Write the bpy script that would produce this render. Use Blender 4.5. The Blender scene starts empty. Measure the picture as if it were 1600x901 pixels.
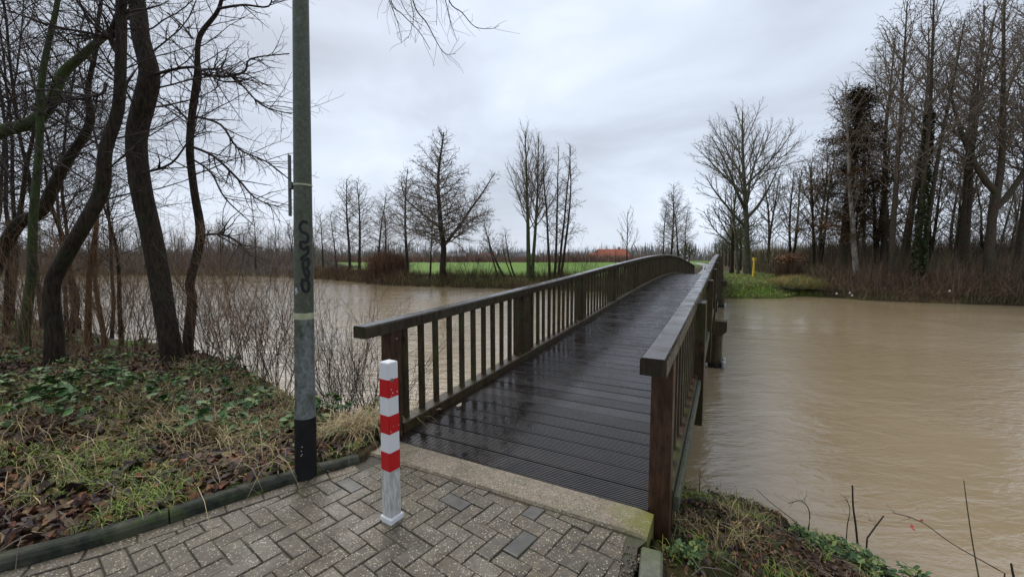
import bpy, math, random
import numpy as np
from math import sin, cos, pi, radians, sqrt, atan, hypot
from mathutils import Vector, Matrix

scn = bpy.context.scene
# ------------------------------------------------------------------ camera
F = 635.0
HC = 1.6
PITCH = atan(47.5 / F)
cam_d = bpy.data.cameras.new('camera')
cam_d.sensor_width = 36.0
cam_d.lens = 36.0 * F / 1600.0
cam_d.clip_start = 0.05
cam_d.clip_end = 6000
cam = bpy.data.objects.new('camera', cam_d)
scn.collection.objects.link(cam)
cam.location = (0, 0, HC)
cam.rotation_euler = (pi / 2 - PITCH, 0, 0)
scn.camera = cam
# ------------------------------------------------------------------ world, sun, exposure
SUN_EL, SUN_ROT = radians(50), radians(-35)
world = bpy.data.worlds.new("World")
scn.world = world
world.use_nodes = True
wn = world.node_tree
wn.nodes.clear()
wout = wn.nodes.new('ShaderNodeOutputWorld')
sky = wn.nodes.new('ShaderNodeTexSky')
sky.sky_type = 'NISHITA'
sky.sun_disc = False
sky.sun_elevation = SUN_EL
sky.sun_rotation = SUN_ROT
sky.air_density = 1.0
sky.dust_density = 2.0
bg1 = wn.nodes.new('ShaderNodeBackground'); bg1.inputs[1].default_value = 0.1
wn.links.new(sky.outputs[0], bg1.inputs[0])
tc = wn.nodes.new('ShaderNodeTexCoord')
mp = wn.nodes.new('ShaderNodeMapping'); mp.inputs['Scale'].default_value = (1.0, 1.0, 2.3)
mp.inputs['Location'].default_value = (3.1, 0.4, 0.2)
wn.links.new(tc.outputs['Generated'], mp.inputs[0])
nz = wn.nodes.new('ShaderNodeTexNoise'); nz.inputs['Scale'].default_value = 1.7
nz.inputs['Detail'].default_value = 5; nz.inputs['Roughness'].default_value = 0.5; nz.inputs['Distortion'].default_value = 0.35
wn.links.new(mp.outputs[0], nz.inputs['Vector'])
rp = wn.nodes.new('ShaderNodeValToRGB')
rp.color_ramp.elements[0].position = 0.36; rp.color_ramp.elements[0].color = (0.365, 0.400, 0.462, 1)
rp.color_ramp.elements[1].position = 0.68; rp.color_ramp.elements[1].color = (0.590, 0.650, 0.755, 1)
e = rp.color_ramp.elements.new(0.5); e.color = (0.465, 0.512, 0.592, 1)
wn.links.new(nz.outputs[0], rp.inputs[0])
bg2 = wn.nodes.new('ShaderNodeBackground'); bg2.inputs[1].default_value = 1.0
wn.links.new(rp.outputs[0], bg2.inputs[0])
mx = wn.nodes.new('ShaderNodeMixShader'); mx.inputs[0].default_value = 0.93
wn.links.new(bg1.outputs[0], mx.inputs[1]); wn.links.new(bg2.outputs[0], mx.inputs[2])
wn.links.new(mx.outputs[0], wout.inputs[0])
sun_d = bpy.data.lights.new('sun', 'SUN')
sun_d.energy = 1.5
sun_d.angle = radians(50)
sun_d.color = (1.0, 0.94, 0.85)
sun = bpy.data.objects.new('sun', sun_d)
scn.collection.objects.link(sun)
# sun_rotation in the sky is measured from +Y towards +X
sd = Vector((sin(SUN_ROT) * cos(SUN_EL), cos(SUN_ROT) * cos(SUN_EL), sin(SUN_EL)))
sun.rotation_euler = sd.to_track_quat('Z', 'Y').to_euler()
scn.view_settings.view_transform = 'Standard'
scn.view_settings.look = 'None'
scn.view_settings.gamma = 1.0
scn.view_settings.exposure = 0.64

# ------------------------------------------------------------------ picture -> place helpers
def P2W(x, y, Y):
    """point at distance Y (world +Y) on the sight line of photo pixel (x, y)"""
    v = y - 450.5
    fw = F * cos(PITCH) - v * sin(PITCH)
    dn = v * cos(PITCH) + F * sin(PITCH)
    k = Y / fw
    return ((x - 800) * k, Y, HC - dn * k)
def P2Z(x, y, z=0.0):
    v = y - 450.5
    fw = F * cos(PITCH) - v * sin(PITCH)
    dn = v * cos(PITCH) + F * sin(PITCH)
    k = (HC - z) / dn
    return ((x - 800) * k, fw * k, z)

# ------------------------------------------------------------------ mesh helpers
def np_mesh(name, V, quads=None, tris=None, smooth=False, attrs=None):
    me = bpy.data.meshes.new(name)
    V = np.asarray(V, dtype=np.float32).reshape(-1, 3)
    nq = 0 if quads is None else len(quads)
    nt = 0 if tris is None else len(tris)
    me.vertices.add(len(V)); me.vertices.foreach_set('co', V.ravel())
    idx = []
    if nq: idx.append(np.asarray(quads, dtype=np.int32).ravel())
    if nt: idx.append(np.asarray(tris, dtype=np.int32).ravel())
    idx = np.concatenate(idx)
    me.loops.add(len(idx)); me.loops.foreach_set('vertex_index', idx)
    me.polygons.add(nq + nt)
    st = np.concatenate([np.arange(nq) * 4, nq * 4 + np.arange(nt) * 3]).astype(np.int32)
    tot = np.concatenate([np.full(nq, 4), np.full(nt, 3)]).astype(np.int32)
    me.polygons.foreach_set('loop_start', st)
    me.polygons.foreach_set('loop_total', tot)
    if smooth: me.polygons.foreach_set('use_smooth', np.ones(nq + nt, dtype=bool))
    if attrs:
        for k, a in attrs.items():
            a = np.asarray(a, dtype=np.float32)
            if a.ndim == 2:
                at = me.attributes.new(k, 'FLOAT_COLOR', 'POINT')
                at.data.foreach_set('color', a.ravel())
            else:
                at = me.attributes.new(k, 'FLOAT', 'POINT')
                at.data.foreach_set('value', a)
    me.update(calc_edges=True)
    return me

class MB:
    """collects simple solids into one mesh"""
    def __init__(s): s.v = []; s.f = []
    def add(s, vs, fs):
        o = len(s.v); s.v += [tuple(v) for v in vs]; s.f += [tuple(o + i for i in f) for f in fs]
    def box(s, c, d, rz=0.0, M=None):
        hx, hy, hz = d[0] / 2, d[1] / 2, d[2] / 2
        vs = [(x, y, z) for z in (-hz, hz) for x, y in ((-hx, -hy), (hx, -hy), (hx, hy), (-hx, hy))]
        R = M if M is not None else Matrix.Rotation(rz, 3, 'Z')
        vs = [R @ Vector(v) + Vector(c) for v in vs]
        s.add(vs, [(3, 2, 1, 0), (4, 5, 6, 7), (0, 1, 5, 4), (1, 2, 6, 5), (2, 3, 7, 6), (3, 0, 4, 7)])
    def prism(s, poly, z0, z1):
        n = len(poly)
        vs = [(p[0], p[1], z0) for p in poly] + [(p[0], p[1], z1) for p in poly]
        fs = [tuple(range(n))[::-1], tuple(range(n, 2 * n))] + [(i, (i + 1) % n, n + (i + 1) % n, n + i) for i in range(n)]
        s.add(vs, fs)
    def loft(s, rings, cap=True, closed=True):
        n = len(rings[0]); vs = [p for r in rings for p in r]; fs = []
        for k in range(len(rings) - 1):
            for i in range(n if closed else n - 1):
                j = (i + 1) % n
                fs.append((k * n + i, k * n + j, (k + 1) * n + j, (k + 1) * n + i))
        if cap:
            fs.append(tuple(range(n))[::-1]); fs.append(tuple((len(rings) - 1) * n + i for i in range(n)))
        s.add(vs, fs)
    def cyl(s, p0, p1, r0, r1=None, n=16):
        r1 = r0 if r1 is None else r1
        p0 = Vector(p0); p1 = Vector(p1); t = (p1 - p0).normalized()
        a = Vector((0, 0, 1)) if abs(t.z) < 0.9 else Vector((1, 0, 0))
        u = t.cross(a).normalized(); v = t.cross(u)
        s.loft([[p + (u * cos(2 * pi * i / n) - v * sin(2 * pi * i / n)) * r for i in range(n)] for p, r in ((p0, r0), (p1, r1))])
    def mesh(s, name, smooth=False, bevel=0.0, segs=1):
        me = bpy.data.meshes.new(name)
        me.from_pydata([tuple(v) for v in s.v], [], s.f)
        me.update()
        if bevel > 0:
            import bmesh
            bm = bmesh.new(); bm.from_mesh(me)
            bmesh.ops.bevel(bm, geom=[e_ for e_ in bm.edges if e_.calc_face_angle(0) > 0.5], offset=bevel, segments=segs, affect='EDGES', clamp_overlap=True)
            bm.to_mesh(me); bm.free()
        if smooth:
            me.polygons.foreach_set('use_smooth', [True] * len(me.polygons))
        return me

def link(name, me, mat=None, parent=None, label=None, cat=None, group=None, kind=None, loc=None, rot=None):
    o = bpy.data.objects.new(name, me)
    scn.collection.objects.link(o)
    if mat is not None and me is not None and len(me.materials) == 0:
        me.materials.append(mat)
    if parent is not None: o.parent = parent
    if loc is not None: o.location = loc
    if rot is not None: o.rotation_euler = rot
    for k, v in (('label', label), ('category', cat), ('group', group), ('kind', kind)):
        if v: o[k] = v
    return o
def thing(name, label, cat, group=None, loc=(0, 0, 0), rz=0.0, scale=1.0):
    o = link(name, None, None, None, label, cat, group, None, loc, (0, 0, rz))
    o.scale = (scale, scale, scale) if not isinstance(scale, tuple) else scale
    return o
def copy_tree(root, label, loc, rz, sc=1.0, group=None, tilt=(0, 0)):
    r = root.copy(); scn.collection.objects.link(r)
    r.location = loc; r.rotation_euler = (tilt[0], tilt[1], rz)
    r.scale = (sc, sc, sc) if not isinstance(sc, tuple) else sc
    r['label'] = label
    if group: r['group'] = group
    for ch in list(root.children):
        c = ch.copy(); scn.collection.objects.link(c); c.parent = r
    return r

# ------------------------------------------------------------------ materials
class NT:
    def __init__(s, name):
        s.m = bpy.data.materials.new(name); s.m.use_nodes = True
        s.t = s.m.node_tree; s.n = s.t.nodes; s.b = s.n['Principled BSDF']
    def new(s, kind, **kw):
        x = s.n.new(kind)
        for k, v in kw.items():
            if hasattr(x, k): setattr(x, k, v)
            else: x.inputs[k.replace('_', ' ')].default_value = v
        return x
    def ln(s, a, b): s.t.links.new(a, b)
    def coord(s, kind='Object', scale=(1, 1, 1)):
        c = s.new('ShaderNodeTexCoord'); m = s.new('ShaderNodeMapping'); m.inputs['Scale'].default_value = scale
        if kind == 'World':
            g = s.new('ShaderNodeNewGeometry'); s.ln(g.outputs['Position'], m.inputs[0])
        else: s.ln(c.outputs[kind], m.inputs[0])
        return m.outputs[0]
    def noise(s, vec, scale, detail=4, rough=0.55, dist=0.0):
        x = s.new('ShaderNodeTexNoise'); s.ln(vec, x.inputs['Vector'])
        x.inputs['Scale'].default_value = scale; x.inputs['Detail'].default_value = detail
        x.inputs['Roughness'].default_value = rough; x.inputs['Distortion'].default_value = dist
        return x.outputs[0]
    def ramp(s, fac, stops):
        x = s.new('ShaderNodeValToRGB'); s.ln(fac, x.inputs[0]); cr = x.color_ramp
        while len(cr.elements) < len(stops): cr.elements.new(0.5)
        for e_, (p_, c_) in zip(cr.elements, stops):
            e_.position = p_
            e_.color = (c_, c_, c_, 1) if isinstance(c_, (int, float)) else tuple(c_) + (1,)
        return x.outputs[0]
    def mix(s, fac, a, b, mode='MIX'):
        x = s.new('ShaderNodeMix'); x.data_type = 'RGBA'; x.blend_type = mode
        for sock, v in ((x.inputs[0], fac), (x.inputs[6], a), (x.inputs[7], b)):
            if isinstance(v, (int, float)): sock.default_value = v
            elif isinstance(v, tuple): sock.default_value = v + (1,) if len(v) == 3 else v
            else: s.ln(v, sock)
        return x.outputs[2]
    def math(s, op, a, b=0.0, clamp=False):
        x = s.new('ShaderNodeMath'); x.operation = op; x.use_clamp = clamp
        for sock, v in ((x.inputs[0], a), (x.inputs[1], b)):
            if isinstance(v, (int, float)): sock.default_value = v
            else: s.ln(v, sock)
        return x.outputs[0]
    def attr(s, name, out='Fac'):
        x = s.new('ShaderNodeAttribute'); x.attribute_name = name
        return x.outputs[out]
    def bump(s, h, strength=0.5, dist=0.01, prev=None):
        x = s.new('ShaderNodeBump'); x.inputs['Strength'].default_value = strength; x.inputs['Distance'].default_value = dist
        s.ln(h, x.inputs['Height'])
        if prev is not None: s.ln(prev, x.inputs['Normal'])
        return x.outputs[0]
    def out(s, col=None, rough=None, normal=None, spec=None):
        for nm, v in (('Base Color', col), ('Roughness', rough), ('Normal', normal), ('Specular IOR Level', spec)):
            if v is None: continue
            if isinstance(v, (int, float)): s.b.inputs[nm].default_value = v
            elif isinstance(v, tuple): s.b.inputs[nm].default_value = v + (1,)
            else: s.ln(v, s.b.inputs[nm])
        return s.m
    def objrand(s):
        return s.new('ShaderNodeObjectInfo').outputs['Random']

def bark(name, c0, c1, moss=None, scale=6, rough=0.75, mossamt=0.5):
    t = NT(name); v = t.coord('Object', (1, 1, 0.25))
    n = t.noise(v, scale * 4, 6, 0.65); col = t.ramp(n, [(0.3, c0), (0.7, c1)])
    if moss:
        m = t.ramp(t.noise(t.coord('Object'), scale * 0.5, 4), [(mossamt - 0.06, 0.0), (mossamt + 0.12, 1.0)])
        col = t.mix(m, col, moss)
    rd = t.noise(t.coord('Object', (1, 1, 0.14)), scale * 7, 3, 0.6)
    col = t.mix(t.ramp(rd, [(0.35, 0.55), (0.55, 0.0)]), col, tuple(x_ * 0.5 for x_ in c0))
    return t.out(col, rough, t.bump(t.math('ADD', n, rd), 1.0, 0.035), 0.2)
M = {}
M['bark_dark'] = bark('bark_dark', (0.012, 0.009, 0.006), (0.072, 0.050, 0.033), (0.035, 0.046, 0.020), 6, mossamt=0.60)
M['bark_brown'] = bark('bark_brown', (0.028, 0.021, 0.015), (0.12, 0.092, 0.065), (0.065, 0.075, 0.032), 6, mossamt=0.60)
M['bark_green'] = bark('bark_green', (0.030, 0.034, 0.018), (0.095, 0.10, 0.055), (0.07, 0.10, 0.03), 6, mossamt=0.45)
M['bark_orange'] = bark('bark_orange', (0.10, 0.045, 0.018), (0.24, 0.12, 0.05), None, 6)
M['bark_birch'] = bark('bark_birch', (0.12, 0.10, 0.08), (0.50, 0.46, 0.40), (0.03, 0.03, 0.02), 2.5, mossamt=0.58)
M['bark_grey'] = bark('bark_grey', (0.06, 0.055, 0.042), (0.17, 0.16, 0.12), (0.07, 0.085, 0.03), 5, mossamt=0.5)
def plain(name, c0, c1, rough=0.8, scale=8, kind='Object', spec=0.3):
    t = NT(name); n = t.noise(t.coord(kind), scale, 5); return t.out(t.ramp(n, [(0.3, c0), (0.7, c1)]), rough, None, spec)
M['twig_dark'] = plain('twig_dark', (0.018, 0.014, 0.012), (0.065, 0.047, 0.038))
M['twig_tan'] = plain('twig_tan', (0.11, 0.066, 0.036), (0.27, 0.165, 0.09), scale=1.2, kind='World')
M['twig_brown'] = plain('twig_brown', (0.090, 0.074, 0.057), (0.22, 0.178, 0.14))
M['twig_grey'] = plain('twig_grey', (0.10, 0.088, 0.068), (0.23, 0.20, 0.155))
M['twig_green'] = plain('twig_green', (0.045, 0.045, 0.022), (0.11, 0.105, 0.05))
M['twig_red'] = plain('twig_red', (0.045, 0.024, 0.018), (0.11, 0.06, 0.045), scale=1.2, kind='World')
M['needles'] = plain('needles', (0.060, 0.072, 0.032), (0.25, 0.135, 0.075), scale=0.55, kind='World')

def attr_col(name, rough=0.5, spec=0.5, bumpy=False):
    t = NT(name); a = t.new('ShaderNodeAttribute'); a.attribute_name = 'col'
    n = t.noise(t.coord('World'), 60, 3)
    c = t.mix(0.5, a.outputs['Color'], t.ramp(n, [(0.3, 0.6), (0.7, 1.4)]), 'MULTIPLY')
    m_ = t.out(c, rough, None, spec)
    return m_
M['leaf'] = attr_col('leaf_litter', 0.55, 0.2)
M['blade'] = attr_col('grass_blades', 0.5, 0.3)
M['bramble'] = attr_col('bramble_leaves', 0.45, 0.3)
M['mass'] = attr_col('brushwood', 0.9, 0.05)

# wet weathered bridge timber: dark brown with green algae
def timber(name, c0, c1, algae, amt, rough=0.35):
    t = NT(name); v = t.coord('Object', (1, 1, 1)); w = t.coord('World', (3, 3, 0.7))
    n = t.noise(w, 9, 7, 0.65); base = t.ramp(n, [(0.3, c0), (0.72, c1)])
    al = t.ramp(t.noise(t.coord('World'), 2.6, 6, 0.6), [(amt, 0.0), (amt + 0.2, 1.0)])
    col = t.mix(t.math('MULTIPLY', al, 0.75), base, algae)
    r = t.ramp(t.noise(t.coord('World'), 5, 4), [(0.3, rough - 0.12), (0.7, rough + 0.2)])
    return t.out(col, r, t.bump(n, 0.5, 0.004), 0.28)
M['timber'] = timber('bridge_timber', (0.012, 0.008, 0.004), (0.075, 0.045, 0.023), (0.050, 0.058, 0.016), 0.45)
M['timber_red'] = timber('post_timber', (0.020, 0.010, 0.006), (0.100, 0.050, 0.028), (0.035, 0.035, 0.015), 0.60, 0.4)
M['timber_bal'] = timber('baluster_timber', (0.014, 0.010, 0.006), (0.075, 0.052, 0.028), (0.055, 0.060, 0.020), 0.46)
M['timber_rail'] = timber('handrail_timber', (0.014, 0.010, 0.007), (0.058, 0.045, 0.031), (0.055, 0.055, 0.022), 0.50, 0.17)
M['timber_ledge'] = timber('ledge_timber', (0.05, 0.05, 0.035), (0.14, 0.15, 0.11), (0.07, 0.09, 0.04), 0.45, 0.5)
# deck planks: grooved, wet, puddled
t = NT('deck_plank')
oc = t.coord('Object'); wc = t.coord('World')
sep = t.new('ShaderNodeSeparateXYZ'); t.ln(oc, sep.inputs[0])
pud = t.ramp(t.noise(wc, 3.2, 5, 0.6, 0.4), [(0.47, 0.0), (0.66, 1.0)])
grain = t.noise(t.coord('Object', (1.5, 20, 20)), 6, 6, 0.6)
blot = t.noise(wc, 7, 6, 0.7)
base = t.ramp(grain, [(0.3, (0.007, 0.005, 0.004)), (0.7, (0.034, 0.024, 0.018))])
base = t.mix(t.math('MULTIPLY', t.objrand(), 0.6), base, (0.030, 0.024, 0.021))
dirt = t.ramp(blot, [(0.56, 0.0), (0.68, 1.0)])
base = t.mix(t.math('MULTIPLY', dirt, 0.35), base, (0.05, 0.045, 0.025))
rnd = t.objrand()
rg = t.mix(pud, t.math('ADD', t.ramp(blot, [(0.3, 0.14), (0.7, 0.34)]), t.math('MULTIPLY', t.math('FRACT', t.math('MULTIPLY', rnd, 7.3)), 0.16)), (0.06, 0.06, 0.06))
nb = t.bump(t.noise(wc, 22, 4), 0.25, 0.005)

M['deck'] = t.out(base, rg, nb, 0.6)
t.b.inputs['Coat Weight'].default_value = 0.35; t.b.inputs['Coat Roughness'].default_value = 0.10; t.b.inputs['Coat IOR'].default_value = 1.45; t.ln(nb, t.b.inputs['Coat Normal'])

# paving bricks with exposed light aggregate
def brick_mat(name, c0, c1, specks):
    t = NT(name); w = t.coord('World')
    n = t.noise(w, 14, 6, 0.6); base = t.ramp(n, [(0.3, c0), (0.7, c1)])
    base = t.mix(0.55, base, t.ramp(t.objrand(), [(0.0, (0.78, 0.76, 0.74)), (0.5, (0.96, 0.94, 0.90)), (1.0, (1.14, 1.09, 1.0))]), 'MULTIPLY')
    moss = t.ramp(t.noise(w, 2.3, 5, 0.65), [(0.52, 0.0), (0.70, 1.0)])
    base = t.mix(t.math('MULTIPLY', moss, 0.55), base, (0.085, 0.088, 0.036))
    stn = t.ramp(t.noise(w, 1.1, 6, 0.7, 0.6), [(0.36, 0.45), (0.52, 1.0)])
    base = t.mix(0.8, base, stn, 'MULTIPLY')
    h = n
    if specks:
        vo = t.new('ShaderNodeTexVoronoi'); t.ln(w, vo.inputs['Vector']); vo.inputs['Scale'].default_value = 105
        sel = t.new('ShaderNodeSeparateColor'); t.ln(vo.outputs['Color'], sel.inputs[0])
        big = t.ramp(t.noise(w, 9, 3), [(0.35, 0.35), (0.65, 1.0)])
        m1 = t.math('MULTIPLY', t.math('GREATER_THAN', sel.outputs[0], specks), t.math('LESS_THAN', vo.outputs['Distance'], 0.42))
        m1 = t.math('MULTIPLY', m1, big)
        sc_ = t.mix(sel.outputs[1], (0.62, 0.58, 0.48), (0.34, 0.27, 0.16))
        base = t.mix(m1, base, sc_)
        # dark stones
        m2 = t.math('MULTIPLY', t.math('LESS_THAN', sel.outputs[0], 0.18), 0.6)
        base = t.mix(m2, base, (0.045, 0.04, 0.034))
        h = t.math('ADD', n, t.math('MULTIPLY', m1, 0.4))
    if name == 'concrete_strip':
        vd = t.new('ShaderNodeVectorMath'); vd.operation = 'DISTANCE'; g_ = t.new('ShaderNodeNewGeometry'); t.ln(g_.outputs['Position'], vd.inputs[0]); vd.inputs[1].default_value = (0.93, 2.36, 0.0)
        md = t.math('ADD', vd.outputs['Value'], t.math('MULTIPLY', t.noise(w, 14, 5, .7), 0.5))
        base = t.mix(t.ramp(md, [(0.30, 0.85), (0.62, 0.0)]), base, (0.17, 0.18, 0.025))
    r = t.ramp(t.noise(w, 4.0, 4), [(0.35, 0.34), (0.65, 0.62)])
    return t.out(base, r, t.bump(h, 0.6, 0.004), 0.45)
M['brick'] = brick_mat('brick_aggregate', (0.064, 0.050, 0.033), (0.140, 0.111, 0.074), 0.74)
M['brick_dark'] = brick_mat('brick_smooth', (0.070, 0.066, 0.060), (0.115, 0.108, 0.10), 0)
M['strip'] = brick_mat('concrete_strip', (0.17, 0.135, 0.088), (0.27, 0.215, 0.145), 0.74)
t = NT('kerb_concrete'); w = t.coord('World')
n = t.noise(w, 20, 6, 0.65); n2 = t.noise(w, 2.2, 5, 0.6)
c = t.ramp(n, [(0.3, (0.012, 0.016, 0.011)), (0.7, (0.048, 0.053, 0.038))])
c = t.mix(t.ramp(n2, [(0.48, 0.0), (0.66, 0.75)]), c, (0.12, 0.11, 0.08))
c = t.mix(t.ramp(t.noise(w, 6, 5, .7), [(0.55, 0.0), (0.68, 0.7)]), c, (0.06, 0.085, 0.02))
M['kerb'] = t.out(c, 0.7, t.bump(n, 0.9, 0.010), 0.2)
t = NT('mossy_concrete'); w = t.coord('World')
n = t.noise(w, 25, 6, 0.65); n2 = t.noise(w, 5, 5, 0.6)
c = t.ramp(n, [(0.3, (0.06, 0.065, 0.045)), (0.7, (0.15, 0.15, 0.105))])
c = t.mix(t.ramp(n2, [(0.45, 0.0), (0.66, 0.8)]), c, (0.075, 0.10, 0.025))
M['mossy'] = t.out(c, 0.6, t.bump(n, 0.7, 0.006))
# paving bed
t = NT('joint_dirt'); w = t.coord('World'); n = t.noise(w, 60, 6, 0.7)
c = t.ramp(n, [(0.3, (0.025, 0.021, 0.015)), (0.7, (0.09, 0.075, 0.052))])
c = t.mix(t.ramp(t.noise(w, 3, 4), [(0.42, 0.0), (0.6, 0.8)]), c, (0.055, 0.070, 0.018))
M['bed'] = t.out(c, 0.6, t.bump(n, 1.0, 0.01))
# bollard paints
def paint(name, c, dirt, amt):
    t = NT(name); w = t.coord('Object')
    d = t.ramp(t.noise(t.coord('Object', (40, 40, 9)), 1.4, 6, 0.7), [(amt, 0.0), (amt + 0.16, 1.0)])
    return t.out(t.mix(t.math('MULTIPLY', d, 0.6), c, dirt), 0.35, t.bump(t.noise(w, 30, 3), 0.15, 0.002))
M['white'] = paint('white_paint', (0.72, 0.72, 0.72), (0.42, 0.43, 0.38), 0.60)
M['white_dirty'] = paint('white_paint_dirty', (0.60, 0.60, 0.58), (0.22, 0.22, 0.17), 0.43)
M['red'] = paint('red_film', (0.50, 0.010, 0.014), (0.40, 0.01, 0.015), 0.62)
# galvanised pole with algae
t = NT('galvanised_pole'); oc = t.coord('Object')
sep = t.new('ShaderNodeSeparateXYZ'); t.ln(oc, sep.inputs[0])
sp = t.new('ShaderNodeTexVoronoi'); t.ln(oc, sp.inputs['Vector']); sp.inputs['Scale'].default_value = 45
zinc = t.mix(sp.outputs['Distance'], (0.12, 0.135, 0.135), (0.23, 0.255, 0.255))
al = t.noise(t.coord('Object', (1, 1, 0.6)), 16, 7, 0.7)
hgt = t.new('ShaderNodeMapRange'); hgt.inputs[1].default_value = 0.8; hgt.inputs[2].default_value = 1.5; t.ln(sep.outputs['Z'], hgt.inputs[0])
sx = t.new('ShaderNodeMapRange'); sx.inputs[1].default_value = 0.02; sx.inputs[2].default_value = -0.05; t.ln(sep.outputs['X'], sx.inputs[0])
am = t.math('ADD', t.math('MULTIPLY', hgt.outputs[0], 0.24), t.math('MULTIPLY', sx.outputs[0], 0.07))
alm = t.ramp(t.math('ADD', al, am), [(0.46, 0.0), (0.66, 0.95)])
grn = t.ramp(t.noise(oc, 40, 5, 0.7), [(0.3, (0.022, 0.030, 0.016)), (0.7, (0.095, 0.105, 0.062))])
c = t.mix(alm, zinc, grn)
M['pole'] = t.out(c, 0.5, t.bump(al, 0.4, 0.004), 0.5)
t.b.inputs['Metallic'].default_value = 0.15
M['black'] = plain('black_sleeve', (0.006, 0.006, 0.007), (0.014, 0.014, 0.015), 0.45)
M['ink'] = plain('black_marker', (0.010, 0.010, 0.011), (0.02, 0.02, 0.02), 0.6)
M['yellowed'] = plain('yellowed_band', (0.30, 0.31, 0.18), (0.52, 0.52, 0.36), 0.5, 20)
M['steel'] = plain('galvanised_steel', (0.30, 0.32, 0.32), (0.5, 0.52, 0.52), 0.35); M['steel'].node_tree.nodes['Principled BSDF'].inputs['Metallic'].default_value = 0.7
M['grey_metal'] = plain('grey_metal', (0.10, 0.11, 0.11), (0.2, 0.21, 0.2), 0.5)
M['yellow'] = plain('yellow_plastic', (0.62, 0.42, 0.03), (0.75, 0.52, 0.05), 0.5)
M['roof'] = plain('roof_tile', (0.26, 0.075, 0.040), (0.38, 0.115, 0.06), 0.7, 3)
M['roof_hazy'] = plain('roof_haze_muted', (0.16, 0.075, 0.055), (0.24, 0.11, 0.08), 0.8, 3)  # tile red muted for the far houses: distance haze put into the colour
M['house_brick'] = plain('house_brick', (0.22, 0.08, 0.05), (0.33, 0.13, 0.08), 0.8, 3)
M['house_pale'] = plain('house_render', (0.35, 0.33, 0.30), (0.5, 0.48, 0.45), 0.8, 3)
M['roof_grey'] = plain('roof_slate', (0.08, 0.085, 0.09), (0.14, 0.14, 0.15), 0.7, 3)
M['glass'] = plain('window_glass', (0.02, 0.025, 0.03), (0.05, 0.055, 0.06), 0.1)
M['whiteframe'] = plain('white_frame', (0.6, 0.6, 0.6), (0.75, 0.75, 0.75), 0.4)
M['path'] = plain('path_asphalt', (0.16, 0.15, 0.14), (0.26, 0.245, 0.23), 0.35, 4, 'World')
# water
t = NT('river_water'); w = t.coord('World')
t.b.inputs['IOR'].default_value = 1.50
big = t.noise(w, 0.12, 4, 0.5, 0.5)
c = t.ramp(big, [(0.3, (0.275, 0.207, 0.120)), (0.7, (0.325, 0.252, 0.155))])
w1 = t.noise(t.coord('World', (0.55, 1.3, 1)), 1.1, 5, 0.55, 1.0)
w2 = t.noise(t.coord('World', (0.8, 1.7, 1)), 4.2, 5, 0.6, 0.8)
calm = t.ramp(t.noise(w, 0.22, 4, 0.55, 0.6), [(0.38, 0.25), (0.62, 1.0)])
w3 = t.noise(t.coord('World', (1.2, 2.6, 1)), 7.5, 3, 0.5, 0.5)
nb = t.bump(w1, 0.5, 0.07); nb = t.bump(t.math('MULTIPLY', w2, calm), 0.7, 0.038, nb); nb = t.bump(t.math('MULTIPLY', w3, calm), 0.5, 0.012, nb)
M['water'] = t.out(c, 0.04, nb, 1.0)
# terrain
t = NT('ground'); w = t.coord('World')
n1 = t.noise(w, 9, 8, 0.7); n2 = t.noise(w, 1.3, 6, 0.6); n3 = t.noise(w, 40, 4, 0.7)
mud = t.ramp(n1, [(0.3, (0.022, 0.015, 0.010)), (0.55, (0.065, 0.043, 0.026)), (0.75, (0.13, 0.092, 0.052))])
mud = t.mix(t.ramp(n2, [(0.5, 0.0), (0.64, 0.65)]), mud, (0.055, 0.07, 0.018))
gra = t.ramp(n1, [(0.3, (0.050, 0.10, 0.014)), (0.7, (0.11, 0.18, 0.028))])
straw = t.ramp(n1, [(0.3, (0.11, 0.08, 0.035)), (0.7, (0.26, 0.20, 0.095))])
fld = t.ramp(t.noise(t.coord('World', (1, 1, 1)), 0.35, 5), [(0.3, (0.075, 0.150, 0.016)), (0.5, (0.10, 0.19, 0.022)), (0.7, (0.15, 0.22, 0.04))])
c = t.mix(t.math('MULTIPLY', t.attr('grass'), t.ramp(n2, [(0.35, 0.45), (0.6, 1.0)])), mud, gra)
c = t.mix(t.math('MULTIPLY', t.attr('straw'), t.ramp(n2, [(0.40, 0.4), (0.6, 1.0)])), c, straw)
c = t.mix(t.attr('field'), c, fld)
M['ground'] = t.out(c, t.ramp(n2, [(0.3, 0.5), (0.7, 0.8)]), t.bump(t.math('ADD', n1, t.math('MULTIPLY', n3, 0.4)), 1.0, 0.04), 0.05)

# ------------------------------------------------------------------ bridge frame
TH = atan(335 / F * cos(PITCH)); ST, CT = sin(TH), cos(TH)
OX, OY = -1.0083, 3.5506
LB = 38.4
def BW(s, tt, z=0.0): return (OX + s * ST + tt * CT, OY + s * CT - tt * ST, z)
def railz(s):
    k = min(max(s / LB, 0), 1) * 2
    u = k if k <= 1 else 2 - k
    if s < 0: return 1.06 + 0.03 * s
    if s > LB: return 0.95 - 0.03 * (s - LB)
    e0 = 1.06 if k <= 1 else 0.95
    return e0 + (1.77 - e0) * 0.5 * ((1 - cos(pi * u)) / 2 + 1 - (1 - u) ** 2)
def deckz(s): return railz(s) - 1.045

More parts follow.
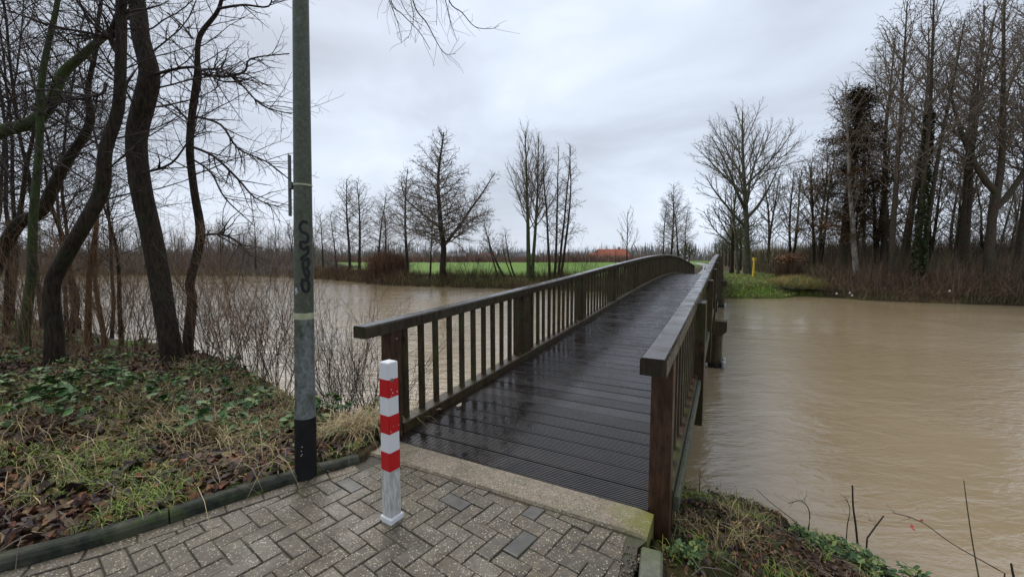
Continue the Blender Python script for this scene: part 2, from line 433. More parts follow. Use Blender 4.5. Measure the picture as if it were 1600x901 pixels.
# ------------------------------------------------------------------ terrain and water
ZW = -1.05
near = [(90, -55), (40, -22), (20, -10), (8, -3.2), (4.6, 0.2), (3.7, 2.0), (3.28, 3.1), (3.05, 3.65), (2.75, 4.1), (2.4, 4.4), (1.85, 4.7), (0.6, 5.05),
        (-1.0, 5.3), (-1.9, 5.6), (-2.9, 6.3), (-4.3, 7.6), (-6.5, 9.2), (-9, 10.4), (-14, 13.0), (-20, 17), (-30, 23), (-60, 44), (-160, 100)]
far = [(-170, 112), (-100, 66), (-78, 62.5), (-59, 62.5), (-40, 60.5), (-31, 56.2), (-21, 48), (-12.4, 39.5), (-5.8, 36.6), (2.7, 34.3), (9, 30.5), (13.9, 26.6),
       (17.5, 26.3), (20.0, 28.3), (21.5, 27.2), (22.0, 25.4), (24, 24.2), (28.4, 22.4), (36, 20), (60, 5), (110, -30)]
WP = np.array(near + far, float)
def seg_dist(X, Y, A, B):
    d = np.full(X.shape, 1e9)
    for a, b in zip(A, B):
        vx, vy = b[0] - a[0], b[1] - a[1]; L2 = vx * vx + vy * vy + 1e-12
        u = np.clip(((X - a[0]) * vx + (Y - a[1]) * vy) / L2, 0, 1)
        d = np.minimum(d, np.hypot(X - a[0] - u * vx, Y - a[1] - u * vy))
    return d
def inside(X, Y, Pg):
    r = np.zeros(X.shape, bool); n_ = len(Pg)
    for i in range(n_):
        a = Pg[i]; b = Pg[(i + 1) % n_]
        if a[1] == b[1]: continue
        c_ = ((a[1] > Y) != (b[1] > Y)) & (X < (b[0] - a[0]) * (Y - a[1]) / (b[1] - a[1]) + a[0])
        r ^= c_
    return r
KL = [(-4.6, 1.05), (-3.95, 1.33), (-3.3, 1.62), (-2.72, 1.92), (-2.34, 2.14), (-2.04, 2.39), (-1.76, 2.64), (-1.5, 2.85), (-1.28, 3.02), (-1.17, 3.115)]
PAVE = np.array(KL + [BW(-0.3, 0.02)[:2], BW(-0.12, -0.02)[:2], BW(-0.05, 2.2)[:2], (0.86, 2.18), (0.60, 1.55), (0.1, 0.3), (-0.5, -1.2), (-3, -4), (-9, -4), (-7, 0.4)], float)
def smooth(x): x = np.clip(x, 0, 1); return x * x * (3 - 2 * x)
rngn = np.random.RandomState(5)
def vnoise(X, Y, f, seed=0):
    """cheap value noise"""
    rs = np.random.RandomState(seed); T = rs.rand(64, 64)
    x = X * f; y = Y * f; xi = np.floor(x).astype(int); yi = np.floor(y).astype(int)
    fx = x - xi; fy = y - yi; fx = fx * fx * (3 - 2 * fx); fy = fy * fy * (3 - 2 * fy)
    g_ = lambda i, j: T[(xi + i) % 64, (yi + j) % 64]
    return (g_(0, 0) * (1 - fx) + g_(1, 0) * fx) * (1 - fy) + (g_(0, 1) * (1 - fx) + g_(1, 1) * fx) * fy
def terrain(X, Y):
    X = np.asarray(X, float); Y = np.asarray(Y, float)
    dn = seg_dist(X, Y, near[:-1], near[1:]); df = seg_dist(X, Y, far[:-1], far[1:])
    wat = inside(X, Y, WP)
    d = np.minimum(dn, df) + (vnoise(X, Y, 1.6, 3) - 0.5) * 0.25
    land_n = ZW + 0.72 * smooth(dn / 0.85) + 0.36 * smooth((dn - 0.7) / 2.8)
    land_r = ZW + 0.50 * smooth(dn / 1.5) + 0.42 * smooth((dn - 0.9) / 2.0)
    land_n = np.where(X > 0.6, land_r, land_n)
    land_f = ZW + 0.10 + 0.75 * smooth(df / 1.7) + 0.1 * smooth((df - 2) / 10)
    h = np.where(dn < df, land_n, land_f)
    h = h + (vnoise(X, Y, 0.9, 1) - 0.5) * 0.12 * smooth(d) + (vnoise(X, Y, 3.7, 2) - 0.5) * 0.06 * (np.hypot(X, Y) < 25)
    h = h + (vnoise(X, Y, 11.0, 6) - 0.5) * 0.045 * (np.hypot(X, Y) < 14)
    h = np.where(wat, ZW - 0.04 - np.minimum(1.2, np.minimum(dn, df) * 0.6), h)
    # path abutment beyond the bridge
    s = (X - OX) * ST + (Y - OY) * CT; tt = (X - OX) * CT - (Y - OY) * ST
    ab = smooth((3.0 - np.abs(tt - 1.07)) / 1.5) * (s > LB - 1.0)
    h = h * (1 - ab) + (-0.16) * ab
    # beside the kerb and under the paving
    dp = seg_dist(X, Y, PAVE, np.roll(PAVE, -1, 0)); ip = inside(X, Y, PAVE)
    left = (X < -1.0) | (Y < 0.5)
    k = smooth(1 - dp / 1.2)
    h = np.where(~ip & ~wat & left, h * (1 - k) + (0.035) * k, h)
    kr = smooth(1 - dp / 0.5)
    h = np.where(~ip & ~wat & ~left & (s < 0.1), h * (1 - kr) + (-0.13) * kr, h)
    h = np.where(ip, np.where(dp > 0.05, -0.13, -0.09), h)
    ud = (s > -0.2) & (s < 3.5) & (tt > -0.25) & (tt < 2.4)
    h = np.where(ud, np.minimum(h, -0.28), h)
    return h
def hz(x, y): return float(terrain(np.array([x]), np.array([y]))[0])

ang = np.concatenate([np.linspace(-64, 64, 340) , np.linspace(68, 292, 56)]) * pi / 180
rad = np.concatenate([np.geomspace(0.7, 12, 230), np.geomspace(12.3, 120, 110), np.geomspace(126, 5000, 36)])
A_, R_ = np.meshgrid(ang, rad, indexing='ij')
GX = np.sin(A_) * R_; GY = np.cos(A_) * R_
GZ = terrain(GX, GY)
na, nr = A_.shape
dfar = seg_dist(GX, GY, far[:-1], far[1:]); dnear = seg_dist(GX, GY, near[:-1], near[1:])
wat = inside(GX, GY, WP)
ispost = ~wat & (dfar < dnear)
sG = (GX - OX) * ST + (GY - OY) * CT; tG = (GX - OX) * CT - (GY - OY) * ST
field = smooth((dfar - 4.5) / 2.0) * ispost * (tG < -4) * (GX > -75) * smooth((165 - GY) / 6)
field = np.where(ispost & (GY > 171) & (tG < -4), 0.35, field)
grass = ispost * (np.exp(-((tG - 5) / 3.4) ** 2)) * (sG > 24) * (sG < 60) + 0.65 * ispost * (tG < -2) * smooth(dfar / 2)
strw = ispost * smooth(1 - np.abs(tG - 13) / 4) * (sG < 40) * 0.8 + ispost * smooth(1 - np.abs(tG - 4.5) / 1.6) * (sG > 38) * 0.7
strw = strw + 0.5 * ispost * (tG < -2) * smooth(1 - dfar / 5)
grass = grass + (~ispost & ~wat) * (0.9 - 0.6 * (GX > 0.5)) * smooth((vnoise(GX, GY, 1.7, 9) - .3) * 2)
V = np.stack([GX, GY, GZ], -1).reshape(-1, 3)
I = np.arange(na * nr).reshape(na, nr)
I2 = np.roll(I, -1, 0)
q = np.stack([I[:, :-1], I[:, 1:], I2[:, 1:], I2[:, :-1]], -1).reshape(-1, 4)
c0 = len(V); V = np.vstack([V, [[0, 0, -0.13]]])
tr = np.stack([np.full(na, c0), I[:, 0], I2[:, 0]], -1)
z1 = lambda a: np.append(np.clip(a, 0, 1).ravel(), 0)
me = np_mesh('ground', V, q[:, ::-1], tr[:, ::-1], True, {'field': z1(field), 'grass': z1(grass), 'straw': z1(strw)})
link('ground', me, M['ground'], kind='structure')
# water sheet
b = MB(); b.add([(-600, -300, ZW), (600, -300, ZW), (600, 400, ZW), (-600, 400, ZW)], [(0, 1, 2, 3)])
link('river_water', b.mesh('river_water'), M['water'], kind='structure')
# path beyond the bridge: gently curving left
b = MB(); ring = []
for i in range(40):
    u = i * 4.0; s_ = LB + 0.1 + u; off = -0.00062 * u * u
    p0 = BW(s_, -0.15 + off); p1 = BW(s_, 2.3 + off); zz = -0.1 if i else -0.02
    ring.append([(p0[0], p0[1], zz), (p1[0], p1[1], zz)])
b.loft(ring, cap=False, closed=False)
link('footpath', b.mesh('footpath'), M['path'], kind='structure')

# ------------------------------------------------------------------ paving bricks
paving = MB()
pave_poly = KL + [BW(-0.36, 0.02)[:2], BW(-0.36, 2.2)[:2], (0.70, 2.15), (0.45, 1.55), (-0.05, 0.3), (-0.5, -1.2), (-3, -4), (-8, -4), (-7, 0.4)]
bedm = bpy.data.meshes.new('paving')
bedm.from_pydata([(x, y, -0.009) for x, y in pave_poly], [], [tuple(range(len(pave_poly)))[::-1]])
paveo = link('paving', bedm, M['bed'], kind='structure')
def clip(poly, a, nrm):
    """keep side where (p-a).nrm >= 0"""
    out = []
    for i in range(len(poly)):
        p, q_ = poly[i], poly[(i + 1) % len(poly)]
        dp_ = (p[0] - a[0]) * nrm[0] + (p[1] - a[1]) * nrm[1]; dq_ = (q_[0] - a[0]) * nrm[0] + (q_[1] - a[1]) * nrm[1]
        if dp_ >= 0: out.append(p)
        if (dp_ >= 0) != (dq_ >= 0):
            u = dp_ / (dp_ - dq_); out.append((p[0] + u * (q_[0] - p[0]), p[1] + u * (q_[1] - p[1])))
    return out
def area(p): return 0.5 * abs(sum(p[i][0] * p[(i + 1) % len(p)][1] - p[(i + 1) % len(p)][0] * p[i][1] for i in range(len(p)))) if len(p) > 2 else 0
# resampled kerb curve
def resample(pts, step):
    out = [pts[0]]; acc = 0
    P_ = []
    n_ = len(pts)
    for i in range(n_ - 1):      # catmull-rom
        p0 = pts[max(i - 1, 0)]; p1 = pts[i]; p2 = pts[i + 1]; p3 = pts[min(i + 2, n_ - 1)]
        for k in range(20):
            u = k / 20
            P_.append(tuple(0.5 * (2 * p1[j] + (p2[j] - p0[j]) * u + (2 * p0[j] - 5 * p1[j] + 4 * p2[j] - p3[j]) * u * u + (3 * p1[j] - p0[j] - 3 * p2[j] + p3[j]) * u ** 3) for j in range(2)))
    P_.append(pts[-1])
    for a, b_ in zip(P_[:-1], P_[1:]):
        L = hypot(b_[0] - a[0], b_[1] - a[1])
        while acc + L >= step:
            u = (step - acc) / L
            a = (a[0] + (b_[0] - a[0]) * u, a[1] + (b_[1] - a[1]) * u); out.append(a); L = hypot(b_[0] - a[0], b_[1] - a[1]); acc = 0
        acc += L
    return out
kc = resample(KL, 0.05)
def knorm(i, c=kc):
    a = c[max(i - 1, 0)]; b_ = c[min(i + 1, len(c) - 1)]
    dx, dy = b_[0] - a[0], b_[1] - a[1]; L = hypot(dx, dy); return (-dy / L, dx / L)      # points to the verge (left)
kerbo = thing('kerb', 'low dark green mossy concrete kerb curving along the left edge of the paving', 'kerb')
random.seed(3)
i = 0
while i < len(kc) - 2:
    j = min(i + 19, len(kc) - 1)
    if len(kc) - 1 - j < 6: j = len(kc) - 1
    b = MB(); rings = []
    dz = random.uniform(-0.006, 0.006)
    for k in range(i, j + 1):
        nx, ny = knorm(k); p = kc[k]
        if k == i or k == j:
            tx, ty = ny, -nx; sg = 0.004 if k == i else -0.004
            p = (p[0] + tx * sg, p[1] + ty * sg)
        hh = 0.062 + dz - 0.018 * smooth((k - len(kc) + 12) / 12.0)
        prof = [(0.0, -0.12), (-0.002, hh - 0.028), (0.010, hh - 0.008), (0.022, hh), (0.072, hh + 0.001), (0.084, hh - 0.010), (0.088, -0.12)]
        jit = random.uniform(-0.0015, 0.0015)
        rings.append([(p[0] + nx * u, p[1] + ny * u, z_ + (jit if z_ > 0 else 0)) for u, z_ in prof])
    b.loft(rings)
    link('kerb_stone', b.mesh('kerb_stone', smooth=False), M['kerb'], kerbo)
    i = j
# border course along the kerb and herringbone field
BL, BWD, JT = 0.203, 0.099, 0.0045
allb = []
random.seed(11)
pos = 8
ins = [(p[0] - knorm(i_)[0] * 0.012, p[1] - knorm(i_)[1] * 0.012) for i_, p in enumerate(kc)]
bc = resample(ins, 0.2085)
for a, b_ in zip(bc[:-1], bc[1:]):
    dx, dy = b_[0] - a[0], b_[1] - a[1]; L = hypot(dx, dy); tx, ty = dx / L, dy / L; nx, ny = ty, -tx
    g0 = JT / 2
    poly = [(a[0] + tx * g0, a[1] + ty * g0), (b_[0] - tx * g0, b_[1] - ty * g0),
            (b_[0] - tx * g0 + nx * BWD, b_[1] - ty * g0 + ny * BWD), (a[0] + tx * g0 + nx * BWD, a[1] + ty * g0 + ny * BWD)]
    allb.append((poly[::-1], False))
bord = [(p[0] - knorm(i_)[0] * 0.118, p[1] - knorm(i_)[1] * 0.118) for i_, p in enumerate(kc)]
ANG = radians(52.5)
ux, uy = cos(ANG), sin(ANG); vx, vy = sin(ANG), -cos(ANG)      # u up-right, v down-right
AX, AY = P2Z(842.2, 838)[:2]
mU = 0.105
darkset = {(0, 0, 1), (1, -1, 1), (-13, 3, 0), (-12, 5, 1), (-14, 8, 1), (-16, 7, 0), (-9, 6, 0), (-8, -3, 0)}
def inwin(poly):
    cx = sum(p[0] for p in poly) / len(poly); cy = sum(p[1] for p in poly) / len(poly)
    return cx, cy
s0 = BW(-0.372, 0.0); sn = (-ST, -CT)
rk0 = (0.70, 2.15); rk1 = (0.45, 1.55); rd = (rk1[0] - rk0[0], rk1[1] - rk0[1]); rl = hypot(*rd); rn = (rd[1] / rl, -rd[0] / rl)
if rn[0] > 0: rn = (-rn[0], -rn[1])
rk0 = (rk0[0] - 0.075, rk0[1])
for gi in range(-50, 50):
    for gj in range(-50, 50):
        # herringbone: cell (gi,gj) in units of mU ; classes by (gi+gj)%4
        cls = (gi - gj + 1) % 4
        if cls == 0: w_, h_, k_ = 2, 1, 1          # along u
        elif cls == 3: w_, h_, k_ = 1, 2, 0        # along v
        else: continue
        if cls == 0: x0, y0 = gi, gj
        else: x0, y0 = gi, gj
        g0 = JT / 2
        cs = [(x0 * mU + g0, y0 * mU + g0), ((x0 + w_) * mU - g0, y0 * mU + g0), ((x0 + w_) * mU - g0, (y0 + h_) * mU - g0), (x0 * mU + g0, (y0 + h_) * mU - g0)]
        poly = [(AX + a * ux + b_ * vx, AY + a * uy + b_ * vy) for a, b_ in cs][::-1]
        cx, cy = inwin(poly)
        if cy < 0.75 or cx < -4.2 or cx > 1.2 or cy > 3.5: continue
        poly = clip(poly, s0, sn); poly = clip(poly, rk0, rn) if poly else poly
        if not poly: continue
        # clip against the kerb border
        bi = min(range(len(bord)), key=lambda q_: (bord[q_][0] - cx) ** 2 + (bord[q_][1] - cy) ** 2)
        nk = knorm(bi)
        poly = clip(poly, bord[bi], (-nk[0], -nk[1]))
        if len(poly) < 3 or area(poly) < 0.0009: continue
        allb.append((poly, (random.random() < 0.03)))
# keep those nearest the view as single bricks
def brick_mesh(poly, mb, dz, tilt, bev=0.004):
    cx = sum(p[0] for p in poly) / len(poly); cy = sum(p[1] for p in poly) / len(poly)
    rings = []
    for z_, k in ((-0.05, 0.0), (-bev, 0.0), (-bev * 0.3, bev * 0.45), (0.0, bev * 1.3)):
        ring_ = []
        for p in poly:
            dx, dy = cx - p[0], cy - p[1]; L = hypot(dx, dy) + 1e-9
            q_ = (p[0] + dx / L * k * 1.3, p[1] + dy / L * k * 1.3)
            ring_.append((q_[0], q_[1], z_ + dz + (tilt[0] * (q_[0] - cx) + tilt[1] * (q_[1] - cy)) * (z_ > -0.04)))
        rings.append(ring_)
    if (poly[1][0] - poly[0][0]) * (poly[2][1] - poly[1][1]) - (poly[1][1] - poly[0][1]) * (poly[2][0] - poly[1][0]) < 0:
        rings = [r_[::-1] for r_ in rings]
    mb.loft(rings)
def scoreb(bk):
    cx, cy = inwin(bk[0]); dn = HC
    zc = cy * cos(PITCH) + HC * sin(PITCH); x_ = 800 + F * cx / zc; y_ = 450 + F * (HC * cos(PITCH) - cy * sin(PITCH)) / zc
    vis = -20 < x_ < 1620 and y_ < 915
    return (0 if vis else 10) + hypot(cx, cy)
allb.sort(key=scoreb)
rest = MB(); darkpts = [P2Z(815, 850)[:2], P2Z(780, 885)[:2], P2Z(707, 785)[:2], P2Z(560, 737)[:2], P2Z(578, 728)[:2], P2Z(540, 755)[:2], P2Z(472, 790)[:2]]
for idx_, (poly, dark) in enumerate(allb):
    cx, cy = inwin(poly)
    dark = any(hypot(cx - a, cy - b_) < 0.055 for a, b_ in darkpts) or (dark and random.random() < 0.4)
    dz = random.choice((0, 0, 0, -0.004)) + random.uniform(-0.0025, 0.002); tl = (random.uniform(-0.025, 0.025), random.uniform(-0.025, 0.025))
    if idx_ < 298:
        b = MB(); brick_mesh(poly, b, dz, tl, random.uniform(0.003, 0.007))
        link('brick', b.mesh('brick'), M['brick_dark' if dark else 'brick'], paveo)
    else: brick_mesh(poly, rest, dz, tl)
if rest.v: link('brick_paving', rest.mesh('brick_paving'), M['brick'], paveo, kind='stuff')

# concrete strip before the deck, and the right hand kerb
b = MB()
pl = [BW(-0.375, -0.03), BW(-0.105, -0.03), BW(-0.105, 2.20), BW(-0.365, 2.20)]
rings = []
for k in range(24):
    u = k / 23; a = [pl[0][j] + (pl[3][j] - pl[0][j]) * u for j in (0, 1)]; c_ = [pl[1][j] + (pl[2][j] - pl[1][j]) * u for j in (0, 1)]
    dx, dy = c_[0] - a[0], c_[1] - a[1]; L = hypot(dx, dy); dx /= L; dy /= L
    jit = random.uniform(-0.003, 0.003); zt = 0.018 + random.uniform(-0.001, 0.001); dd = 0.012 if k in (0, 23) else 0.0
    rings.append([(a[0] + dx * jit, a[1] + dy * jit, -0.3), (a[0] + dx * jit, a[1] + dy * jit, zt - 0.015 - dd), (a[0] + dx * (0.012 + jit), a[1] + dy * (0.012 + jit), zt - dd),
                  (c_[0] - dx * 0.008, c_[1] - dy * 0.008, zt - dd), (c_[0], c_[1], zt - 0.01 - dd), (c_[0], c_[1], -0.3)])
rings = [r_[::-1] for r_ in rings]
b.loft(rings)
link('concrete_strip', b.mesh('concrete_strip'), M['strip'], label='pale pebbly concrete sill between the brick paving and the first deck plank', cat='sill')
b = MB()
def rk(u, off, z_):      # along right kerb, u metres towards the camera
    d_ = (-0.36, -0.933); n_ = (0.933, -0.36)
    return (0.715 + d_[0] * u + n_[0] * off, 2.135 + d_[1] * u + n_[1] * off, z_)
rings = []
for k in range(30):
    u = k * 0.1 + (0 if k else 0.0); jit = random.uniform(-0.002, 0.002)
    rings.append([rk(u, 0.0, -0.3), rk(u, 0.0, 0.0), rk(u, 0.008, 0.012 + jit), rk(u, 0.10, 0.010 + jit), rk(u, 0.112, -0.002), rk(u, 0.118, -0.3)])
b.loft(rings)
link('kerb', b.mesh('kerb_right'), M['mossy'], label='mossy concrete kerb along the right edge of the paving beside the muddy bank', cat='kerb')

# ------------------------------------------------------------------ footbridge
bridge = thing('footbridge', 'long arched dark wooden footbridge with wet plank deck across the brown river', 'footbridge')
RZ = -TH      # local x = across (t), local y = along (s)
def frame_at(s, tt, z_, pitch=0.0, roll=0.0):
    p = BW(s, tt, z_)
    return p, (pitch, roll, RZ)
# deck planks
random.seed(21)
pm = []
for kk in range(6):
    b = MB(); hx = 1.09; hy = 0.0995 - 0.0008 * kk; n_ = 3; rr = []
    top = [(-hy, -0.045), (-hy, -0.005), (-hy + 0.004, 0.0)]
    if True:
        gd_ = -0.008 if kk < 4 else -0.0035
        nr_ = 9; w_ = (2 * hy - 0.012) / nr_
        for r_ in range(nr_):
            y0 = -hy + 0.006 + r_ * w_
            top += [(y0 + w_ * 0.05, 0.0), (y0 + w_ * 0.16, gd_), (y0 + w_ * 0.54, gd_), (y0 + w_ * 0.65, 0.0)]
    top += [(hy - 0.004, 0.0), (hy, -0.005), (hy, -0.045)]
    for i in range(n_ + 1):
        x = -hx + 2 * hx * i / n_; e0 = random.uniform(-0.002, 0.002); zj = random.uniform(-0.001, 0.001)
        rr.append([(x, y_ + (e0 if abs(y_) > hy - .001 else 0), z_ + (zj if z_ > -.01 else 0)) for y_, z_ in top])
    b.loft([r_ for r_ in rr])
    me = b.mesh('deck_plank'); me.materials.append(M['deck']); pm.append(me)
i = 0; s = -0.1
while s < LB + 0.05:
    sc_ = s + 0.1075
    sl = math.atan2(deckz(sc_ + 0.1) - deckz(sc_ - 0.1), 0.2)
    link('deck_plank', pm[random.randrange(4) if random.random() < 0.82 else random.randrange(4, 6)], None, bridge, loc=BW(sc_, 1.07 + random.uniform(-0.006, 0.006), deckz(sc_) + random.uniform(-0.0025, 0.0015)),
         rot=(sl + random.uniform(-0.006, 0.006), random.uniform(-0.0015, 0.0015), RZ + random.uniform(-0.0012, 0.0012)))
    s += 0.215; i += 1
NP = 14; SP = LB / NP
def beam(name, t0, t1, top, depth, s0_, s1_, mat, parent, step=0.7, zf=deckz, bev=0.008):
    b = MB(); rings = []; n_ = max(1, int(round((s1_ - s0_) / step)))
    for i in range(n_ + 1):
        s_ = s0_ + (s1_ - s0_) * i / n_; z_ = zf(s_) + top
        a = []
        for tt, zz in ((t0, z_ - depth), (t0, z_ - bev), (t0 + bev, z_), (t1 - bev, z_), (t1, z_ - bev), (t1, z_ - depth)):
            a.append(BW(s_, tt, zz))
        rings.append(a[::-1])
    b.loft([r_[::-1] for r_ in rings])
    return link(name, b.mesh(name), mat, parent)
for tt in (0.16, 1.0, 1.86):
    beam('girder', tt, tt + 0.14, -0.052, 0.26, 0.0, LB, M['timber'], bridge)
bal_m = {}
for side in (0, 1):
    def T(a, b_):      # offsets outward from the deck edge
        return (-b_, -a) if side == 0 else (2.14 + a, 2.14 + b_)
    rail = beam('railing', *T(0.0, 0.15), 0.085, 0.27, 0.06, LB, M['timber'], bridge)
    # pale ledge board on the outside of the beam
    for k in range(NP):
        beam('ledge_board', *T(0.152, 0.185), 0.03 if k % 2 else 0.022, 0.10, k * SP + 0.09, (k + 1) * SP - 0.09, M['timber_ledge'], rail, bev=0.004)
    for k in range(NP + 1):
        s_ = k * SP; zt = railz(s_) - 0.098
        big = (k == 1)
        b = MB(); sw = 0.27 if big else (0.125 if k in (0, NP) else 0.15)
        to, ti = (0.145, 0.015) if k in (0, NP) else (0.215, 0.045)
        a, c_ = T(ti, to)
        zb = deckz(s_) - (0.55 if 0 < k < NP else 0.32)
        sl = (railz(s_ + .1) - railz(s_ - .1)) / 0.2
        if k in (0, NP): sl = 0
        lo = [BW(s_ - sw / 2, a, zb), BW(s_ + sw / 2, a, zb), BW(s_ + sw / 2, c_, zb), BW(s_ - sw / 2, c_, zb)]
        hi = [BW(s_ - sw / 2, a, zt - sl * sw / 2), BW(s_ + sw / 2, a, zt + sl * sw / 2), BW(s_ + sw / 2, c_, zt + sl * sw / 2), BW(s_ - sw / 2, c_, zt - sl * sw / 2)]
        md = [tuple(l_[j] if j < 2 else (l_[j] + h_[j]) / 2 for j in range(3)) for l_, h_ in zip(lo, hi)]
        b.loft([lo, md, hi])
        b.v = b.v
        link('post', b.mesh('post', bevel=0.006), M['timber_red'] if k == 0 else M['timber'], rail)
        if k < 7:
            bb = MB(); ax_ = T(ti - .004, ti + .002)
            for zz in (deckz(s_) + .17, railz(s_) - .17):
                bb.cyl(BW(s_, ax_[0] if side else ax_[1], zz), BW(s_, ax_[1] if side else ax_[0], zz), .011, .011, 8)
            link('bolt_heads', bb.mesh('bolt_heads'), M['grey_metal'], rail)
        if k < NP:
            s1_ = (k + 1) * SP
            stuffb = MB() if (side == 1 and k == NP - 1) else None
            gapa = s_ + (0.27 if big else 0.15) / 2; gapb = s1_ - (0.27 if k == 0 else 0.15) / 2
            if k == 0: gapa = s_ + 0.065
            nb_ = 11
            for j in range(nb_):
                sb = gapa + (gapb - gapa) * (j + 0.5 + 0.5 / nb_ * 0) / nb_ 
                sb += random.uniform(-0.006, 0.006)
                a, c_ = T(0.070 + random.uniform(-.003, .003), 0.108)
                z0 = deckz(sb) + 0.083; z1_ = railz(sb) - 0.095; wv = 0.031; sl2 = (railz(sb + .1) - railz(sb - .1)) / 0.2
                ln = random.uniform(-0.007, 0.007)
                q_ = lambda z_, e_: [BW(sb - wv + e_, a, z_ - sl2 * wv), BW(sb + wv + e_, a, z_ + sl2 * wv), BW(sb + wv + e_, c_, z_ + sl2 * wv), BW(sb - wv + e_, c_, z_ - sl2 * wv)]
                bb = stuffb or MB(); bb.loft([q_(z0, 0), q_(z1_, ln)])
                if stuffb is None: link('baluster', bb.mesh('baluster', bevel=0.003), M['timber_bal'], rail)
            if stuffb is not None: link('baluster_row', stuffb.mesh('baluster_row'), M['timber'], rail, kind='stuff')
        # handrail lengths, butted over the posts
    joints = [-0.36] + [k * SP for k in range(1, NP)] + [LB + 0.3]
    for k in range(len(joints) - 1):
        a = joints[k] + (0.0025 if k else 0); c_ = joints[k + 1] - 0.0025
        dz = random.uniform(-0.004, 0.002); dt = random.uniform(-0.003, 0.003)
        o = beam('handrail', *[x + dt for x in T(0.0, 0.142)], dz, 0.10, a, c_, M['timber_rail'], rail, 0.35, railz, 0.012)
# piers
for sp_ in (8.35, 22.0, 32.0):
    zc = deckz(sp_) - 0.31
    pr = None
    b = MB()
    a = [(-0.42, zc), (2.62, zc), (2.62, zc - 0.24), (2.50, zc - 0.36), (-0.30, zc - 0.36), (-0.42, zc - 0.24)]
    b.loft([[BW(sp_ - 0.15, tt, z_) for tt, z_ in a], [BW(sp_ + 0.15, tt, z_) for tt, z_ in a]])
    pc = link('pier_cap', b.mesh('pier_cap', bevel=0.01), M['timber'], bridge)
    for tt in (-0.18, 2.38):
        b = MB(); p = BW(sp_, tt)
        b.cyl((p[0], p[1], -3.2), (p[0], p[1], zc - 0.355), 0.165, 0.155, 14)
        link('pile', b.mesh('pile', smooth=False), M['timber'], pc)
        b = MB(); b.cyl((p[0], p[1], ZW + 0.02), (p[0], p[1], ZW + 0.10), 0.21, 0.21, 14)
        link('pile_collar', b.mesh('pile_collar'), M['black'], pc)
        b = MB()
        for ds, dt in ((-0.17, -0.19), (-0.17, 0.19), (0.17, -0.19), (0.17, 0.19)):
            q_ = BW(sp_ + ds, tt + dt)
            b.cyl((q_[0], q_[1], ZW + 0.03), (q_[0], q_[1], ZW + 0.17), 0.045, 0.045, 10)
            b.cyl((q_[0], q_[1], ZW + 0.17), (q_[0], q_[1], ZW + 0.19), 0.06, 0.05, 10)
        link('collar_bolts', b.mesh('collar_bolts'), M['steel'], pc)
    b = MB()
    for sg in (-1, 1):
        p0 = Vector(BW(sp_ + sg * 0.19, -0.1, ZW + 0.25)); p1 = Vector(BW(sp_ + sg * 0.19, 2.3, zc - 0.1))
        b.cyl(p0, p1, 0.05, 0.05, 8)
    link('cross_brace', b.mesh('cross_brace'), M['timber'], pc)
# abutment wall under the near end
b = MB(); b.prism([BW(-0.08, -0.12)[:2], BW(-0.08, 2.26)[:2], BW(0.16, 2.26)[:2], BW(0.16, -0.12)[:2]][::-1], -1.6, -0.33)
link('abutment', b.mesh('abutment', bevel=0.01), M['mossy'], bridge)
b = MB(); b.prism([BW(LB + 0.06, -0.3)[:2], BW(LB + 0.06, 2.44)[:2], BW(LB + 0.3, 2.44)[:2], BW(LB + 0.3, -0.3)[:2]][::-1], -1.6, -0.13)
link('abutment', b.mesh('abutment', bevel=0.01), M['mossy'], bridge)

# ------------------------------------------------------------------ bollard
bx, by, _ = P2Z(612.5, 809)
boll = thing('bollard', 'square white wooden bollard with three red bands standing on the brick paving', 'bollard', loc=(bx, by, 0), rz=radians(45 + 13))
HB = 0.985
def sq(h, w, tw=1.0): return [(-h, -h, w), (h, -h, w), (h, h, w), (-h, h, w)]
hw0, hw1 = 0.0405, 0.0385
def hwz(z_): return hw0 + (hw1 - hw0) * z_ / HB
_zy = lambda y_: P2W(610, y_, by - 0.055)[2]
bands = [(_zy(738), _zy(708)), (_zy(680), _zy(650)), (_zy(623), _zy(593.5))]
b = MB(); b.loft([sq(hwz(0), -0.05), sq(hwz(0.30), bands[0][0] - 0.0005)])
bl = link('base_section', b.mesh('base_section', bevel=0.004, segs=2), M['white_dirty'], boll)
b = MB(); b.loft([sq(hwz(.3), bands[0][0] - 0.0004), sq(hwz(HB), HB - 0.004), sq(hwz(HB) - 0.004, HB)])
link('post', b.mesh('post', bevel=0.003, segs=2), M['white'], boll)
for z0, z1_ in bands:
    b = MB(); b.loft([sq(hwz(z0) + 0.0012, z0), sq(hwz(z1_) + 0.0012, z1_)])
    link('red_band', b.mesh('red_band', bevel=0.003, segs=2), M['red'], boll)
b = MB(); b.loft([sq(0.050, -0.03), sq(0.050, 0.026), sq(0.045, 0.032), sq(0.0415, 0.032)], cap=True)
link('base_collar', b.mesh('base_collar', bevel=0.002), M['white'], boll)
b = MB(); z_ = 0.878
b.cyl((-0.012, -hwz(z_) - 0.0005, z_), (-0.012, -hwz(z_) - 0.003, z_), 0.011, 0.010, 14)
link('bolt_head', b.mesh('bolt_head'), M['grey_metal'], boll)
